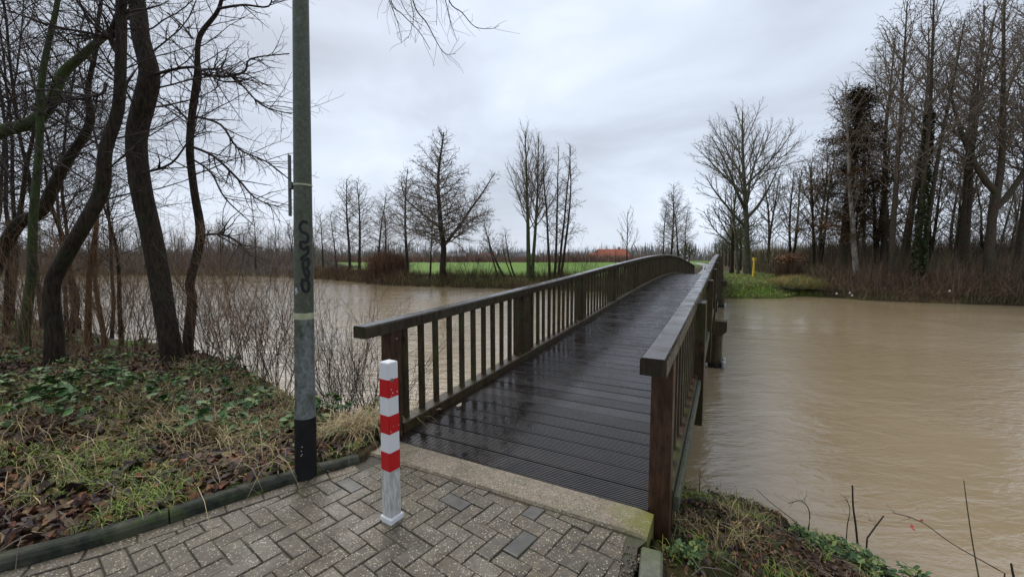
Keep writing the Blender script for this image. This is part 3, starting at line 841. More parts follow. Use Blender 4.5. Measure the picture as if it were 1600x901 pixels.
# scuffs where the film is chipped
b = MB(); random.seed(8)
for face in range(2):
    for k in range(7):
        z_ = random.choice([0.55, 0.60, 0.77, 0.80, 0.36, 0.84, 0.33]) + random.uniform(-0.02, 0.02); x_ = random.uniform(-0.033, 0.033); w_ = random.uniform(0.002, 0.006); h_ = random.uniform(0.001, 0.003)
        yy = -(hwz(z_) + 0.0016)
        vs = [(x_ - w_, yy, z_ - h_), (x_ + w_, yy, z_ - h_ * 1.4), (x_ + w_ * .7, yy, z_ + h_), (x_ - w_ * .8, yy, z_ + h_)]
        if face: vs = [(-v_[1], v_[0], v_[2]) for v_ in vs]
        b.add(vs, [(0, 1, 2, 3)])
link('scuff_marks', b.mesh('scuff_marks'), M['white'], boll)

# ------------------------------------------------------------------ lamp pole
px, py, _ = P2Z(471, 739, 0.06)
py += 0.07; px -= 0.005
pole = thing('pole', 'tall mossy galvanised steel pole with black sleeve at its foot and scrawled graffiti', 'pole', loc=(px, py, 0))
pole.rotation_euler = (0, radians(1.55), 0)
PR = lambda z_: 0.0715 - 0.0063 * max(z_, 0)
b = MB(); rings = []
for z_ in (-0.5, 0.42, 1.0, 2.0, 3.0, 4.2, 6.0):
    rings.append([(PR(z_) * cos(-2 * pi * i / 40), PR(z_) * -sin(2 * pi * i / 40) * -1 * -1, z_) for i in range(40)])
b.loft([r_[::-1] for r_ in rings])
link('shaft', b.mesh('shaft', smooth=False), M['pole'], pole)
for p_ in pole.children[0].data.polygons: p_.use_smooth = len(p_.vertices) == 4
def ringband(name, z0, z1_, dr, mat, a0=0, a1=2 * pi, n_=40, tilt=0.0):
    b = MB(); rr = []
    for z_, d_ in ((z0, 0.0005), (z0, dr), (z1_, dr), (z1_, 0.0005)):
        rr.append([((PR(z_) + d_) * cos(a0 + (a1 - a0) * i / n_), (PR(z_) + d_) * sin(a0 + (a1 - a0) * i / n_), z_ + tilt * cos(a0 + (a1 - a0) * i / n_)) for i in range(n_ + 1)])
    b.loft(rr, cap=False, closed=False)
    o = link(name, b.mesh(name, smooth=False), mat, pole); return o
ringband('black_sleeve', -0.4, P2W(471, 656, py - .07)[2], 0.004, M['black'])
ringband('sticker_band', 1.17, 1.215, 0.0012, M['yellowed'])
ringband('strap', 2.10, 2.112, 0.003, M['yellowed'])
b = MB(); b.box((-0.085, -0.01, 2.10), (0.012, 0.03, 0.42))
b.box((-0.072, -0.01, 2.10), (0.02, 0.04, 0.05))
link('sign_bracket', b.mesh('sign_bracket', bevel=0.003), M['grey_metal'], pole)
# inspection door outline
def onpole(a, z_, d_=0.0): return ((PR(z_) + d_) * cos(a), (PR(z_) + d_) * sin(a), z_)
b = MB(); a0, a1 = radians(-100), radians(-45); n_ = 10
rr = []
for z_, d_ in ((0.70, 0.0), (0.70, 0.003), (1.13, 0.003), (1.13, 0.0)):
    rr.append([onpole(a0 + (a1 - a0) * i / n_, z_, d_) for i in range(n_ + 1)])
b.loft(rr, cap=False, closed=False)
link('inspection_door', b.mesh('inspection_door'), M['pole'], pole)
def stroke(b, pts, w_, off=0.0018):
    """flat marker stroke on the pole: pts are (angle, z)"""
    for k in range(len(pts) - 1):
        pass
    L_, R__ = [], []
    for k, (a, z_) in enumerate(pts):
        p = pts[max(k - 1, 0)]; n2_ = pts[min(k + 1, len(pts) - 1)]
        dx = (n2_[0] - p[0]) * 0.065; dz = n2_[1] - p[1]; L = hypot(dx, dz) + 1e-9
        nx, nz_ = -dz / L * w_ / 2, dx / L * w_ / 2
        L_.append(onpole(a + nx / 0.065, z_ + nz_, off)); R__.append(onpole(a - nx / 0.065, z_ - nz_, off))
    n_ = len(pts); b.add(L_ + R__, [(k, k + 1, n_ + k + 1, n_ + k) for k in range(n_ - 1)][:])
def scurve(ctrl, n_=8):
    out = []
    for i in range(len(ctrl) - 1):
        p0 = ctrl[max(i - 1, 0)]; p1 = ctrl[i]; p2 = ctrl[i + 1]; p3 = ctrl[min(i + 2, len(ctrl) - 1)]
        for k in range(n_):
            u = k / n_
            out.append(tuple(0.5 * (2 * p1[j] + (p2[j] - p0[j]) * u + (2 * p0[j] - 5 * p1[j] + 4 * p2[j] - p3[j]) * u * u + (3 * p1[j] - p0[j] - 3 * p2[j] + p3[j]) * u ** 3) for j in range(len(p1))))
    out.append(ctrl[-1]); return out
b = MB()
# letters are written top to bottom: x in -1..1 across the pole (angle), z heights
def gr(ctrl, w_=0.020, off=0.0018): stroke(b, scurve([(radians(-64 + 52 * x), z_) for x, z_ in ctrl]), w_, off)
gr([(0.55, 1.845), (0.0, 1.85), (-0.35, 1.82), (-0.2, 1.785), (0.3, 1.77), (0.6, 1.745), (0.35, 1.71), (-0.1, 1.715)])
gr([(-0.25, 1.72), (-0.3, 1.68), (0.1, 1.66), (0.5, 1.68), (0.55, 1.64), (0.0, 1.61), (-0.3, 1.595)], off=0.0022)
gr([(-0.35, 1.60), (0.1, 1.585), (0.5, 1.60), (0.6, 1.555), (0.2, 1.53), (-0.2, 1.54)], off=0.0026)
gr([(-0.1, 1.575), (0.1, 1.50), (0.45, 1.46), (0.6, 1.50), (0.35, 1.53)], off=0.0030)
gr([(-0.05, 1.46), (-0.2, 1.42), (0.0, 1.375), (0.45, 1.37), (0.62, 1.41), (0.4, 1.45), (0.1, 1.44)], off=0.0034)
link('graffiti', b.mesh('graffiti'), M['ink'], pole)
b = MB()
def gw(ctrl): stroke(b, scurve([(radians(-112 + 14 * x), z_) for x, z_ in ctrl], 4), 0.004, 0.0019)
gw([(-1, 1.37), (0, 1.385), (1, 1.36)]); 
b2 = b; gw([(-0.6, 1.395), (0.2, 1.35)]); gw([(0.5, 1.395), (-0.2, 1.345)])
link('white_scrawl', b.mesh('white_scrawl'), M['white'], pole)
b = MB()
for k, (a, z_) in enumerate([(-80, 0.255), (-84, 0.225), (-80, 0.20), (-86, 0.19)]):
    p_ = [onpole(radians(a - 3), z_, 0.006), onpole(radians(a + 3), z_, 0.006), onpole(radians(a), z_ + 0.008, 0.006)]
    b.add(p_, [(0, 1, 2)])
link('scratch_marks', b.mesh('scratch_marks'), M['white'], pole)

# ------------------------------------------------------------------ bare trees
def tubes(polys, sides):
    """polys: list of (pts, radii) -> V, quads, tris (numpy)"""
    groups = {}
    for p, r in polys: groups.setdefault(len(p), []).append((p, r))
    Vs, Qs = [], []; off = 0
    for n_, lst in groups.items():
        P_ = np.array([a[0] for a in lst], float); R__ = np.array([a[1] for a in lst], float)
        T_ = np.gradient(P_, axis=1); T_ /= np.linalg.norm(T_, axis=2, keepdims=True) + 1e-9
        mt = T_.mean(axis=1); ref = np.where(np.abs(mt[:, 2:3]) > 0.8, np.array([[1.0, 0.13, 0]]), np.array([[0.05, 0.0, 1.0]]))
        U = np.cross(T_, ref[:, None, :]); U /= np.linalg.norm(U, axis=2, keepdims=True) + 1e-9
        W_ = np.cross(T_, U)
        a = np.arange(sides) * 2 * pi / sides
        ring = P_[:, :, None, :] + R__[:, :, None, None] * (U[:, :, None, :] * np.cos(a)[None, None, :, None] + W_[:, :, None, :] * np.sin(a)[None, None, :, None])
        B = len(lst); Vs.append(ring.reshape(-1, 3))
        base = off + (np.arange(B) * n_ * sides)[:, None, None] + (np.arange(n_ - 1) * sides)[None, :, None] + np.arange(sides)[None, None, :]
        nx = off + (np.arange(B) * n_ * sides)[:, None, None] + (np.arange(n_ - 1) * sides)[None, :, None] + ((np.arange(sides) + 1) % sides)[None, None, :]
        Qs.append(np.stack([base, nx, nx + sides, base + sides], -1).reshape(-1, 4))
        off += B * n_ * sides
    return np.vstack(Vs), np.vstack(Qs)
def tube_mesh(name, layers, mat, extra=None):
    Vs, Qs = [], []; o = 0
    for polys, sides in layers:
        if not polys: continue
        v_, q_ = tubes(polys, sides); Vs.append(v_); Qs.append(q_ + o); o += len(v_)
    tr = None
    if extra is not None and len(extra):
        ev = np.asarray(extra, float).reshape(-1, 3); tr = (np.arange(len(ev)).reshape(-1, 3) + o); Vs.append(ev)
    me = np_mesh(name, np.vstack(Vs), np.vstack(Qs), tr, True); me.materials.append(mat); return me

R = random.Random(77)
def nrm(d):
    L = sqrt(d[0] ** 2 + d[1] ** 2 + d[2] ** 2) + 1e-9; return (d[0] / L, d[1] / L, d[2] / L)
def perp(d, a):
    ax = (0, 0, 1) if abs(d[2]) < 0.9 else (1, 0, 0)
    u = nrm((d[1] * ax[2] - d[2] * ax[1], d[2] * ax[0] - d[0] * ax[2], d[0] * ax[1] - d[1] * ax[0]))
    v = (d[1] * u[2] - d[2] * u[1], d[2] * u[0] - d[0] * u[2], d[0] * u[1] - d[1] * u[0])
    return tuple(u[i] * cos(a) + v[i] * sin(a) for i in range(3))
def turn(d, ang_, az):
    p = perp(d, az); return nrm(tuple(d[i] * cos(ang_) + p[i] * sin(ang_) for i in range(3)))
def sprout(out, p, d, L, r, lvl, st):
    n_ = st['seg'][lvl]; step = L / n_; wob = st['wob'][lvl]; tr = st['trop'][lvl]; zig = st.get('zig', 0.0)
    pts = [p]; rr = [r]; rend = max(st['rmin'], r * st.get('tip', 0.35)); ds = [d]
    for i in range(1, n_ + 1):
        d = nrm((d[0] + R.gauss(0, wob), d[1] + R.gauss(0, wob), d[2] + R.gauss(0, wob * .8) + tr))
        p = (p[0] + d[0] * step, p[1] + d[1] * step, p[2] + d[2] * step)
        pts.append(p); rr.append(r + (rend - r) * i / n_); ds.append(d)
    while len(out) <= lvl: out.append([])
    out[lvl].append((pts, rr))
    if lvl >= st['max']: return
    nc = st['dens'][lvl] * L * R.uniform(0.75, 1.25); nc = int(nc) + (R.random() < nc % 1)
    nc = min(nc, st.get('cap', 40))
    az = R.uniform(0, 2 * pi); f0 = st['start'][lvl]
    for k in range(nc):
        f = f0 + (1 - f0) * (k + R.random()) / max(nc, 1); x = min(f * n_, n_ - 1e-3); i = int(x); u = x - i
        q_ = tuple(pts[i][j] + (pts[i + 1][j] - pts[i][j]) * u for j in range(3)); rl_ = rr[i] + (rr[i + 1] - rr[i]) * u
        az += 2.4 + R.uniform(-.5, .5)
        a_ = radians(R.uniform(*st['ang'][lvl]))
        cl = L * st['lr'][lvl] * (1 - st.get('taper', 0.6) * f) * R.uniform(0.6, 1.2)
        cl = max(cl, st.get('lmin', 0.12))
        sprout(out, q_, turn(ds[i], a_, az), cl, max(st['rmin'], rl_ * R.uniform(*st.get('rr', (0.45, 0.65)))), lvl + 1, st)
def along(path, radii, f):
    n_ = len(path) - 1; x = min(f * n_, n_ - 1e-4); i = int(x); u = x - i
    p = tuple(path[i][j] + (path[i + 1][j] - path[i][j]) * u for j in range(3))
    d = nrm(tuple(path[i + 1][j] - path[i][j] for j in range(3)))
    return p, d, radii[i] + (radii[i + 1] - radii[i]) * u
def stem(h, r, n_=10, wob=0.1, lean=(0, 0), base=(0, 0, -0.15), curve=0.0):
    p = base; pts = [p]; rr = [r * 1.35]; d = nrm((lean[0], lean[1], 1)); s_ = h / n_; a = R.uniform(0, 6.28)
    for i in range(1, n_ + 1):
        d = nrm((d[0] + R.gauss(0, wob) + curve * cos(a), d[1] + R.gauss(0, wob) + curve * sin(a), d[2] + 0.12))
        p = (p[0] + d[0] * s_, p[1] + d[1] * s_, p[2] + d[2] * s_); pts.append(p); rr.append(r * (1 - 0.86 * (i / n_) ** 1.1) + 0.006)
    return pts, rr
def crown_on(path, radii, st, n1, f0, lenf, angf, out, hmax=None):
    az = R.uniform(0, 6.28)
    for k in range(n1):
        f = f0 + (0.985 - f0) * ((k + R.random()) / n1); g_ = (f - f0) / (1 - f0)
        p, d, r = along(path, radii, f); az += 2.4 + R.uniform(-.4, .4)
        dd = turn(d, radians(angf(g_) + R.uniform(-9, 9)), az)
        sprout(out, p, dd, lenf(g_) * R.uniform(0.7, 1.2), max(st['rmin'], min(r * 0.55, st.get('ra', 0.012) + st.get('rb', 0.010) * lenf(g_))), 0, st)
def catkins(out, lvl, n_, size):
    t_ = []
    src = out[lvl] if len(out) > lvl else out[-1]
    for k in range(n_):
        pts, _ = src[R.randrange(len(src))]; p = pts[R.randrange(1, len(pts))]
        for m_ in range(2):
            o_ = [R.gauss(0, size) for _ in range(9)]
            t_ += [(p[0] + o_[0], p[1] + o_[1], p[2] + o_[2] - size), (p[0] + o_[3], p[1] + o_[4], p[2] + o_[5] - size), (p[0] + o_[6], p[1] + o_[7], p[2] + o_[8] - size)]
    return t_
ALDER = dict(seg=[6, 4, 3, 2], wob=[0.10, 0.14, 0.16, 0.2], trop=[0.05, 0.02, -0.02, -0.05], dens=[5.2, 7.5, 5.0, 0], start=[0.12, 0.12, 0.1, 0], ang=[(35, 65), (30, 60), (25, 60), (0, 0)],
             lr=[0.46, 0.5, 0.5, 0], rmin=0.0055, max=2, rr=(0.5, 0.7), lmin=0.25)
ASH = dict(ALDER, trop=[0.14, 0.12, 0.08, 0.05], dens=[3.6, 5.0, 3.5, 0], ang=[(22, 42), (22, 42), (20, 40), (0, 0)], lr=[0.5, 0.5, 0.55, 0], wob=[0.07, 0.09, 0.1, 0.1])
SPREAD = dict(ALDER, trop=[0.045, 0.05, 0.05, 0.05], ra=.02, rb=.014, dens=[2.6, 4.2, 3.2, 0], ang=[(22, 45), (25, 50), (25, 50), (0, 0)], lr=[0.5, 0.5, 0.5, 0], wob=[0.07, 0.10, 0.13, 0.1], seg=[9, 5, 3, 2], start=[0.25, 0.2, 0.1, 0], rmin=0.008, rr=(0.5, 0.7))
TALL = dict(ALDER, dens=[3.8, 5.5, 4.2, 0], trop=[0.10, 0.04, 0.0, 0], lr=[0.46, 0.5, 0.5, 0], rmin=0.0065, seg=[7, 4, 3, 2])
BUSH = dict(ALDER, seg=[7, 4, 3, 2], dens=[4.0, 3.5, 3, 0], trop=[0.03, 0.03, 0.0, 0], lr=[0.42, 0.5, 0.5, 0], rmin=0.0035, ang=[(18, 45), (20, 50), (20, 50), (0, 0)], wob=[0.09, 0.12, 0.15, 0.1], start=[0.2, 0.1, 0.1, 0])

def make_tree(name, stems, st, n1, f0, lenf, angf, bark_m, twig_m, cat=0, csize=0.03, sub=3, minr=0.0):
    """returns (trunk mesh, crown mesh); stems = list of (pts, radii)"""
    out = []
    for p, r in stems: crown_on(p, r, st, max(1, int(n1 * (0.6 + 0.4 * (len(stems) == 1)))), f0, lenf, angf, out)
    tm = tube_mesh(name + '_trunk', [(stems, 10)], bark_m)
    ex = catkins(out, st['max'], cat, csize) if cat else None
    layers = [(out[i], 5 if i == 0 else (4 if i == 1 else 3)) for i in range(len(out))]
    cm = tube_mesh(name + '_crown', layers, twig_m, ex)
    return tm, cm
def place_tree(kind_name, meshes, label, x, y, rz=0.0, sc=1.0, cat='tree', group=None, z=None, tilt=(0, 0)):
    zz = hz(x, y) if z is None else z
    t_ = thing(kind_name, label, cat, group, (x, y, zz), rz, sc)
    t_.rotation_euler = (tilt[0], tilt[1], rz)
    link('trunk', meshes[0], None, t_); link('crown', meshes[1], None, t_)
    return t_
def GW(x, y, z=-0.3): return P2Z(x, y, z)[:2]

# --- far bank trees
def alder_len(a, b_): return lambda g_: a * (1 - g_) ** 0.8 + b_ * (g_ < 0.15) * 0 + 0.35
protoA = [make_tree('alder', [stem(9.5, 0.13, 10, 0.035, curve=0.02)], ALDER, 34, 0.22, lambda g_: 0.5 + 1.7 * sin(pi * min(1, 0.25 + g_ * 0.75)) ** 0.8, lambda g_: 70 - 30 * g_, M['bark_dark'], M['twig_brown'], 500, 0.028) for _ in range(3)]
protoMul = [make_tree('alder', [stem(8.5, 0.10, 9, 0.04, lean=(R.uniform(-.2, .2), R.uniform(-.2, .2)), base=(R.uniform(-.3, .3), R.uniform(-.3, .3), -.15)) for _ in range(3)], ALDER, 26, 0.3,
                      lambda g_: 0.4 + 1.3 * sin(pi * min(1, 0.2 + g_ * 0.8)), lambda g_: 65 - 30 * g_, M['bark_dark'], M['twig_brown'], 500, 0.026) for _ in range(2)]
# the big alder: main trunk with a strong side limb
R.seed(5)
bt = stem(14.3, 0.27, 14, 0.055)
side_l = along(bt[0], bt[1], 0.24)
lp = [side_l[0]]; d_ = (0.55, 0.1, 0.8); rr_ = [0.15]
for i in range(9):
    d_ = nrm((d_[0] + R.gauss(-0.015, .08), d_[1] + R.gauss(0, .08), d_[2] + 0.10)); lp.append(tuple(lp[-1][j] + d_[j] * 0.95 for j in range(3))); rr_.append(0.15 * (1 - i / 10))
lp2 = [along(bt[0], bt[1], 0.36)[0]]; d_ = (-0.75, 0.1, 0.55); rr2 = [0.11]
for i in range(8):
    d_ = nrm((d_[0] + R.gauss(0.03, .1), d_[1] + R.gauss(0, .08), d_[2] + 0.07)); lp2.append(tuple(lp2[-1][j] + d_[j] * 0.75 for j in range(3))); rr2.append(0.11 * (1 - i / 9))
outb = []
crown_on(bt[0], bt[1], dict(ALDER, ra=.016, rb=.012, dens=[4.8, 6.8, 4.6, 0], rmin=0.007, wob=[.16, .2, .2, .2], trop=[0.03, -.02, -.03, 0]), 74, 0.24, lambda g_: 0.5 + 4.0 * (1 - g_) ** 0.75, lambda g_: 80 - 42 * g_, outb)
crown_on(lp, rr_, dict(ALDER, rmin=0.0075), 24, 0.3, lambda g_: 0.6 + 1.9 * (1 - g_), lambda g_: 60 - 10 * g_, outb)
crown_on(lp2, rr2, dict(ALDER, rmin=0.0075), 20, 0.3, lambda g_: 0.5 + 1.6 * (1 - g_), lambda g_: 60 - 10 * g_, outb)
bigA = (tube_mesh('big_alder_trunk', [([bt], 12), ([(lp, rr_)], 8), ([(lp2, rr2)], 8)], M['bark_dark']),
        tube_mesh('big_alder_crown', [(outb[0], 5), (outb[1], 4), (outb[2], 3)], M['twig_brown'], catkins(outb, 2, 1600, 0.035)))
y = 38.2; x = (692 - 800) / F * y
place_tree('alder_tree', bigA, 'large dark bare alder with wide pyramid crown at the far bank', x, y, 0.0, (1.12, 1.12, 0.95), group=None)
# twin ash
R.seed(12)
st1 = stem(13.0, 0.21, 12, 0.02, lean=(-.012, 0), base=(-.14, 0, -.15)); st2 = stem(12.5, 0.17, 12, 0.02, lean=(0.035, 0), base=(0.16, 0.05, -.15))
ash = make_tree('ash', [st1, st2], ASH, 46, 0.33, lambda g_: 0.9 + 3.4 * (1 - g_) ** 0.8, lambda g_: 40 - 14 * g_, M['bark_green'], M['twig_grey'])
y = 36.6; x = (829 - 800) / F * y; place_tree('ash_tree', ash, 'slender bare tree with twin green trunks and upswept egg-shaped crown', x, y)
R.seed(9)
ms = [stem(11.8, 0.12, 11, 0.03, lean=(l, 0.02), base=(bx_, 0, -.15)) for l, bx_ in ((-.03, -.5), (0.06, -.1), (0.10, 0.2), (0.17, 0.4))]
mal = make_tree('alder_clump', ms, ALDER, 34, 0.25, lambda g_: 0.5 + 1.6 * (1 - g_) ** 0.7, lambda g_: 65 - 25 * g_, M['bark_dark'], M['twig_brown'], 700, 0.03)
y = 35.8; x = (868 - 800) / F * y; place_tree('alder_tree', mal, 'bare alder with several thin stems leaning right just behind the twin green trunks', x, y, 0, 1.0)
for (px_, py_, k, rz, sc_, lb) in [
    (547, 50.5, 0, 0.4, 1.2, 'thin curving bare alder at the left end of the far bank row'),
    (562, 49.0, 1, 2.0, 1.16, 'thin bare alder second in the far bank row, close right of the curved one'),
    (590, 45.0, 2, 1.0, 0.98, 'short bare alder behind the round brown bush on the far bank'),
    (603, 43.6, 0, 3.6, 0.8, 'smallest straight alder rising out of the round brown bush on the far bank'),
    (637, 40.6, 1, 4.4, 1.13, 'slim single-stemmed alder standing alone between the brown bush and the large alder'),
    (672, 39.8, 2, 5.1, 0.68, 'small bare alder close left of the large pyramid alder trunk')]:
    y = py_; x = (px_ - 800) / F * y; place_tree('alder_tree', protoA[k], lb, x, y, rz, (sc_ * 1.15, sc_ * 1.15, sc_), group=None)
# small leaning trees
R.seed(31)
ln_ = [stem(5.6, 0.10, 9, 0.05, lean=(-.75, 0), curve=0.0), stem(4.9, 0.07, 9, 0.06, lean=(-.35, .1), base=(-.6, 0, -.15))]
leanT = make_tree('leaning', ln_, ALDER, 26, 0.3, lambda g_: 0.5 + 1.3 * (1 - g_), lambda g_: 60 - 15 * g_, M['bark_dark'], M['twig_brown'], 260, 0.026)
y = 37.6; x = (790 - 800) / F * y; place_tree('leaning_tree', leanT, 'low crooked bare tree leaning left, right of the large pyramid alder', x, y, 0, 1.05)
y = 37.0; x = (806 - 800) / F * y; place_tree('leaning_tree', leanT, 'smaller crooked bare tree left of the twin trunks, its stem bending the other way', x, y, 0.9, 0.85)
# little fan tree and pair near the bridge rail
R.seed(14)
fan = make_tree('young_tree', [stem(6.5, 0.09, 9, 0.03)], dict(ASH, dens=[1.8, 2.5, 2, 0], rmin=0.012), 15, 0.25, lambda g_: 1.0 + 2.0 * (1 - g_), lambda g_: 52 - 20 * g_, M['bark_dark'], M['twig_grey'])
x, y = P2Z(978, 412, -.3)[:2]; y = 62; x = (978 - 800) / F * (y + 0.14); place_tree('young_tree', fan, 'small open bare tree in front of the red roofed farmhouse', x, y, 0.3, 1.35)
x = (962 - 800) / F * 63; place_tree('sapling', (tube_mesh('sapling_t', [([stem(3.8, .05, 5, .02)], 5)], M['bark_dark']), tube_mesh('sapling_c', [([stem(0.8, .02, 4, .1, lean=(.8, 0), base=(0, 0, 2.5))], 3)], M['bark_dark'])), 'thin bare sapling close left of the small open tree by the farmhouse', x, 63, 0, 1.0)
for (px_, Y_, top, k, sp_, lb) in [(1036, 58, 320, 0, 0, 'bare alder leaning left above the crest of the left railing'), (1048, 60, 290, 1, 0, 'tallest thin bare alder above the crest of the left railing'),
                              (1060, 66, 300, 2, 0, 'thin bare alder at the right of the group above the railing crest'), (1069, 80, 325, 0, 0, 'small bare alder left of the footpath beyond the bridge')]:
    x = (px_ - 800) / F * Y_; hh = (403 - top) / F * Y_ + 1.9
    place_tree('alder_tree', protoA[k], lb, x, Y_, k * 1.7, hh / 9.6)
# spreading tree at the path
R.seed(44)
sp1 = stem(14.2, 0.28, 12, 0.018, lean=(0.0, 0)); sp2 = stem(6.5, 0.14, 8, 0.02, lean=(-.06, 0), base=(-0.7, 0.2, -.15))
limbs = []
for f, dx, dy, L, r0 in [(0.30, -.7, .2, 6.0, .13), (0.36, .8, .1, 6.5, .13), (0.40, -.5, -.3, 7.5, .14), (0.44, .45, .3, 7.5, .13), (0.5, -.65, .2, 6.5, .11), (0.55, .6, -.2, 6.0, .10), (0.6, -.3, .3, 6.0, .09)]:
    p0, _, _ = along(sp1[0], sp1[1], f); d_ = nrm((dx, dy, 0.75)); pts = [p0]; rr = [r0]
    for i in range(9):
        d_ = nrm((d_[0] + R.gauss(0, .07), d_[1] + R.gauss(0, .07), d_[2] + 0.05)); pts.append(tuple(pts[-1][j] + d_[j] * L / 9 for j in range(3))); rr.append(r0 * (1 - i / 9.5))
    limbs.append((pts, rr))
outs = []
STS = dict(SPREAD, rmin=0.0065, ra=.014, rb=.011, dens=[3.2, 5.0, 3.2, 0])
crown_on(sp1[0], sp1[1], STS, 22, 0.42, lambda g_: 1.2 + 4.6 * (1 - g_) ** 0.9, lambda g_: 52 - 25 * g_, outs)
crown_on(sp2[0], sp2[1], STS, 10, 0.5, lambda g_: 1.0 + 1.5 * (1 - g_), lambda g_: 40, outs)
for lb in limbs: crown_on(lb[0], lb[1], STS, 11, 0.25, lambda g_: 0.8 + 2.4 * (1 - g_), lambda g_: 38, outs)
spread = (tube_mesh('spreading_trunk', [([sp1, sp2], 10), (limbs, 6)], M['bark_grey']), tube_mesh('spreading_crown', [(outs[0], 5), (outs[1], 4), (outs[2], 3)], M['twig_grey']))
yk = 40.5; xk = (1168 - 800) / F * yk
place_tree('spreading_tree', spread, 'big pale-trunked bare tree with wide fan crown right of the bridge end', xk, yk, 0, 1.13, tilt=(0, radians(-2.5)))
R.seed(45)
pth = [make_tree('path_tree', [stem(7.5, 0.17, 9, 0.025)], dict(SPREAD, dens=[3.4, 3.6, 3.0, 0], rmin=0.011), 30, 0.3, lambda g_: 1.0 + 2.4 * (1 - g_), lambda g_: 55 - 22 * g_, M['bark_dark'], M['twig_green']) for _ in range(2)]
x = (1143 - 800) / F * 44; place_tree('path_tree', pth[0], 'dark-trunked bare tree between the path and the big fan-crowned tree', x, 44, 0, 1.3)
lbs = ['first', 'second', 'third', 'fourth', 'fifth', 'sixth', 'seventh', 'eighth']
for k in range(8):
    u = 14 + k * 9.0; off = -0.00062 * u * u
    p = BW(LB + u, 4.6 + off); place_tree('path_tree', pth[k % 2], 'greenish bare tree right of the path, %s in its row past the bridge' % lbs[k], p[0], p[1], k * 2.1, 0.92 + 0.05 * (k % 3))
    if k in (2, 4, 6):
        p = BW(LB + u + 4, -3.0 + off); place_tree('path_tree', pth[(k + 1) % 2], 'greenish bare tree on the left side of the path, %s from the bridge' % {2: 'nearest', 4: 'middle', 6: 'farthest'}[k], p[0], p[1], k * 1.1, 0.7)

# --- the wood on the right bank
R.seed(60)
talls = []
for k in range(4):
    sts = [stem(18, 0.185, 14, 0.022, lean=(0.03 * (k - 1.5), 0))]
    if k in (1, 3): sts.append(stem(16, 0.15, 13, 0.025, lean=(0.05 if k == 1 else -0.07, 0.02), base=(0.35, 0.1, -.15)))
    talls.append(make_tree('tall', sts, TALL, 40, 0.34, lambda g_: 0.7 + 2.9 * sin(pi * min(1, 0.22 + 0.74 * g_)) ** 0.9, lambda g_: 62 - 28 * g_, M['bark_brown'], M['twig_brown'], 900, 0.03))
fork = stem(16, 0.22, 12, 0.03)
fl = []
for f, dx, L in ((0.28, 0.9, 9.5), (0.34, -.7, 7.5)):
    p0, _, _ = along(fork[0], fork[1], f); d_ = nrm((dx, 0.1, 0.55)); pts = [p0]; rr = [.16]
    for i in range(9):
        d_ = nrm((d_[0] * 0.93 + R.gauss(0, .06), d_[1] + R.gauss(0, .06), d_[2] + 0.16)); pts.append(tuple(pts[-1][j] + d_[j] * L / 9 for j in range(3))); rr.append(.16 * (1 - i / 9.6))
    fl.append((pts, rr))
of = []
crown_on(fork[0], fork[1], TALL, 30, 0.42, lambda g_: 0.7 + 2.8 * sin(pi * min(1, 0.3 + 0.66 * g_)), lambda g_: 60 - 25 * g_, of)
for l_ in fl: crown_on(l_[0], l_[1], TALL, 14, 0.25, lambda g_: 0.8 + 1.9 * (1 - g_), lambda g_: 55, of)
forkT = (tube_mesh('fork_trunk', [([fork], 10), (fl, 7)], M['bark_brown']), tube_mesh('fork_crown', [(of[0], 5), (of[1], 4), (of[2], 3)], M['twig_brown'], catkins(of, 2, 700, .03)))
for (px_, Y_, top, m_, rz, lb) in [
    (1391, 26.5, 30, talls[0], 0.3, 'tall straight bare tree left of the thick ivy-dark double trunk in the right-hand wood'),
    (1378, 30.0, 70, talls[2], 1.8, 'tall bare tree with slightly leaning trunk just right of the conifer'),
    (1430, 25.5, 0, talls[1], 0.0, 'tallest dark tree in the right-hand wood with a thick double trunk'),
    (1413, 31.0, 60, talls[2], 3.9, 'slimmer tall bare tree partly behind the thick double trunk'),
    (1488, 29.0, 40, talls[0], 2.2, 'straight tall bare tree halfway between the double trunk and the forked tree'),
    (1508, 27.5, 20, talls[3], 1.0, 'tall bare tree with two diverging stems left of the forked tree'),
    (1540, 25.0, 10, forkT, 0.0, 'broad forked bare tree with a thick limb reaching up to the right'),
    (1585, 27.0, -20, talls[2], 5.0, 'tall bare tree at the right edge of the photo behind the forked one'),
    (1625, 25.0, -30, talls[1], 2.6, 'tall double-stemmed tree whose crown enters at the upper right corner'),
    (1350, 36.0, 170, talls[0], 5.4, 'farther bare tree rising behind the right side of the conifer'),
    (1600, 33.0, 70, talls[3], 0.5, 'farther bare tree near the right edge behind the brambles')]:
    x = (px_ - 800) / F * (Y_ * 0.997 + 0.14); hh = HC + Y_ * ((403 - top) / F) * 1.02 - hz(x, Y_)
    place_tree('woodland_tree', m_, lb, x, Y_, rz, hh / 18.2 if m_ is not forkT else hh / 16.3)
# mid-size trees behind, left part of the wood
R.seed(61)
mids = [make_tree('mid', [stem(8.5, 0.12, 9, 0.04, lean=(R.uniform(-.15, .15), 0), base=(R.uniform(-.6, .6), 0, -.15)) for _ in range(2)], dict(TALL, rmin=0.009), 30, 0.25, lambda g_: 0.6 + 2.0 * sin(pi * min(1, .25 + .7 * g_)), lambda g_: 55 - 20 * g_, M['bark_dark'], M['twig_grey']) for _ in range(3)]
for k in range(15):
    px_ = 1205 + k * 27 + R.uniform(-7, 7); Y_ = R.uniform(33, 50) if px_ < 1330 else R.uniform(30, 42)
    x = (px_ - 800) / F * Y_; hh = R.uniform(8.0, 11.5)
    place_tree('woodland_tree', mids[k % 3], 'bare twiggy tree of middle height in the thicket of the right-hand wood', x, Y_, R.uniform(0, 6), hh / 8.6, group='middle-height trees in the right-hand wood')
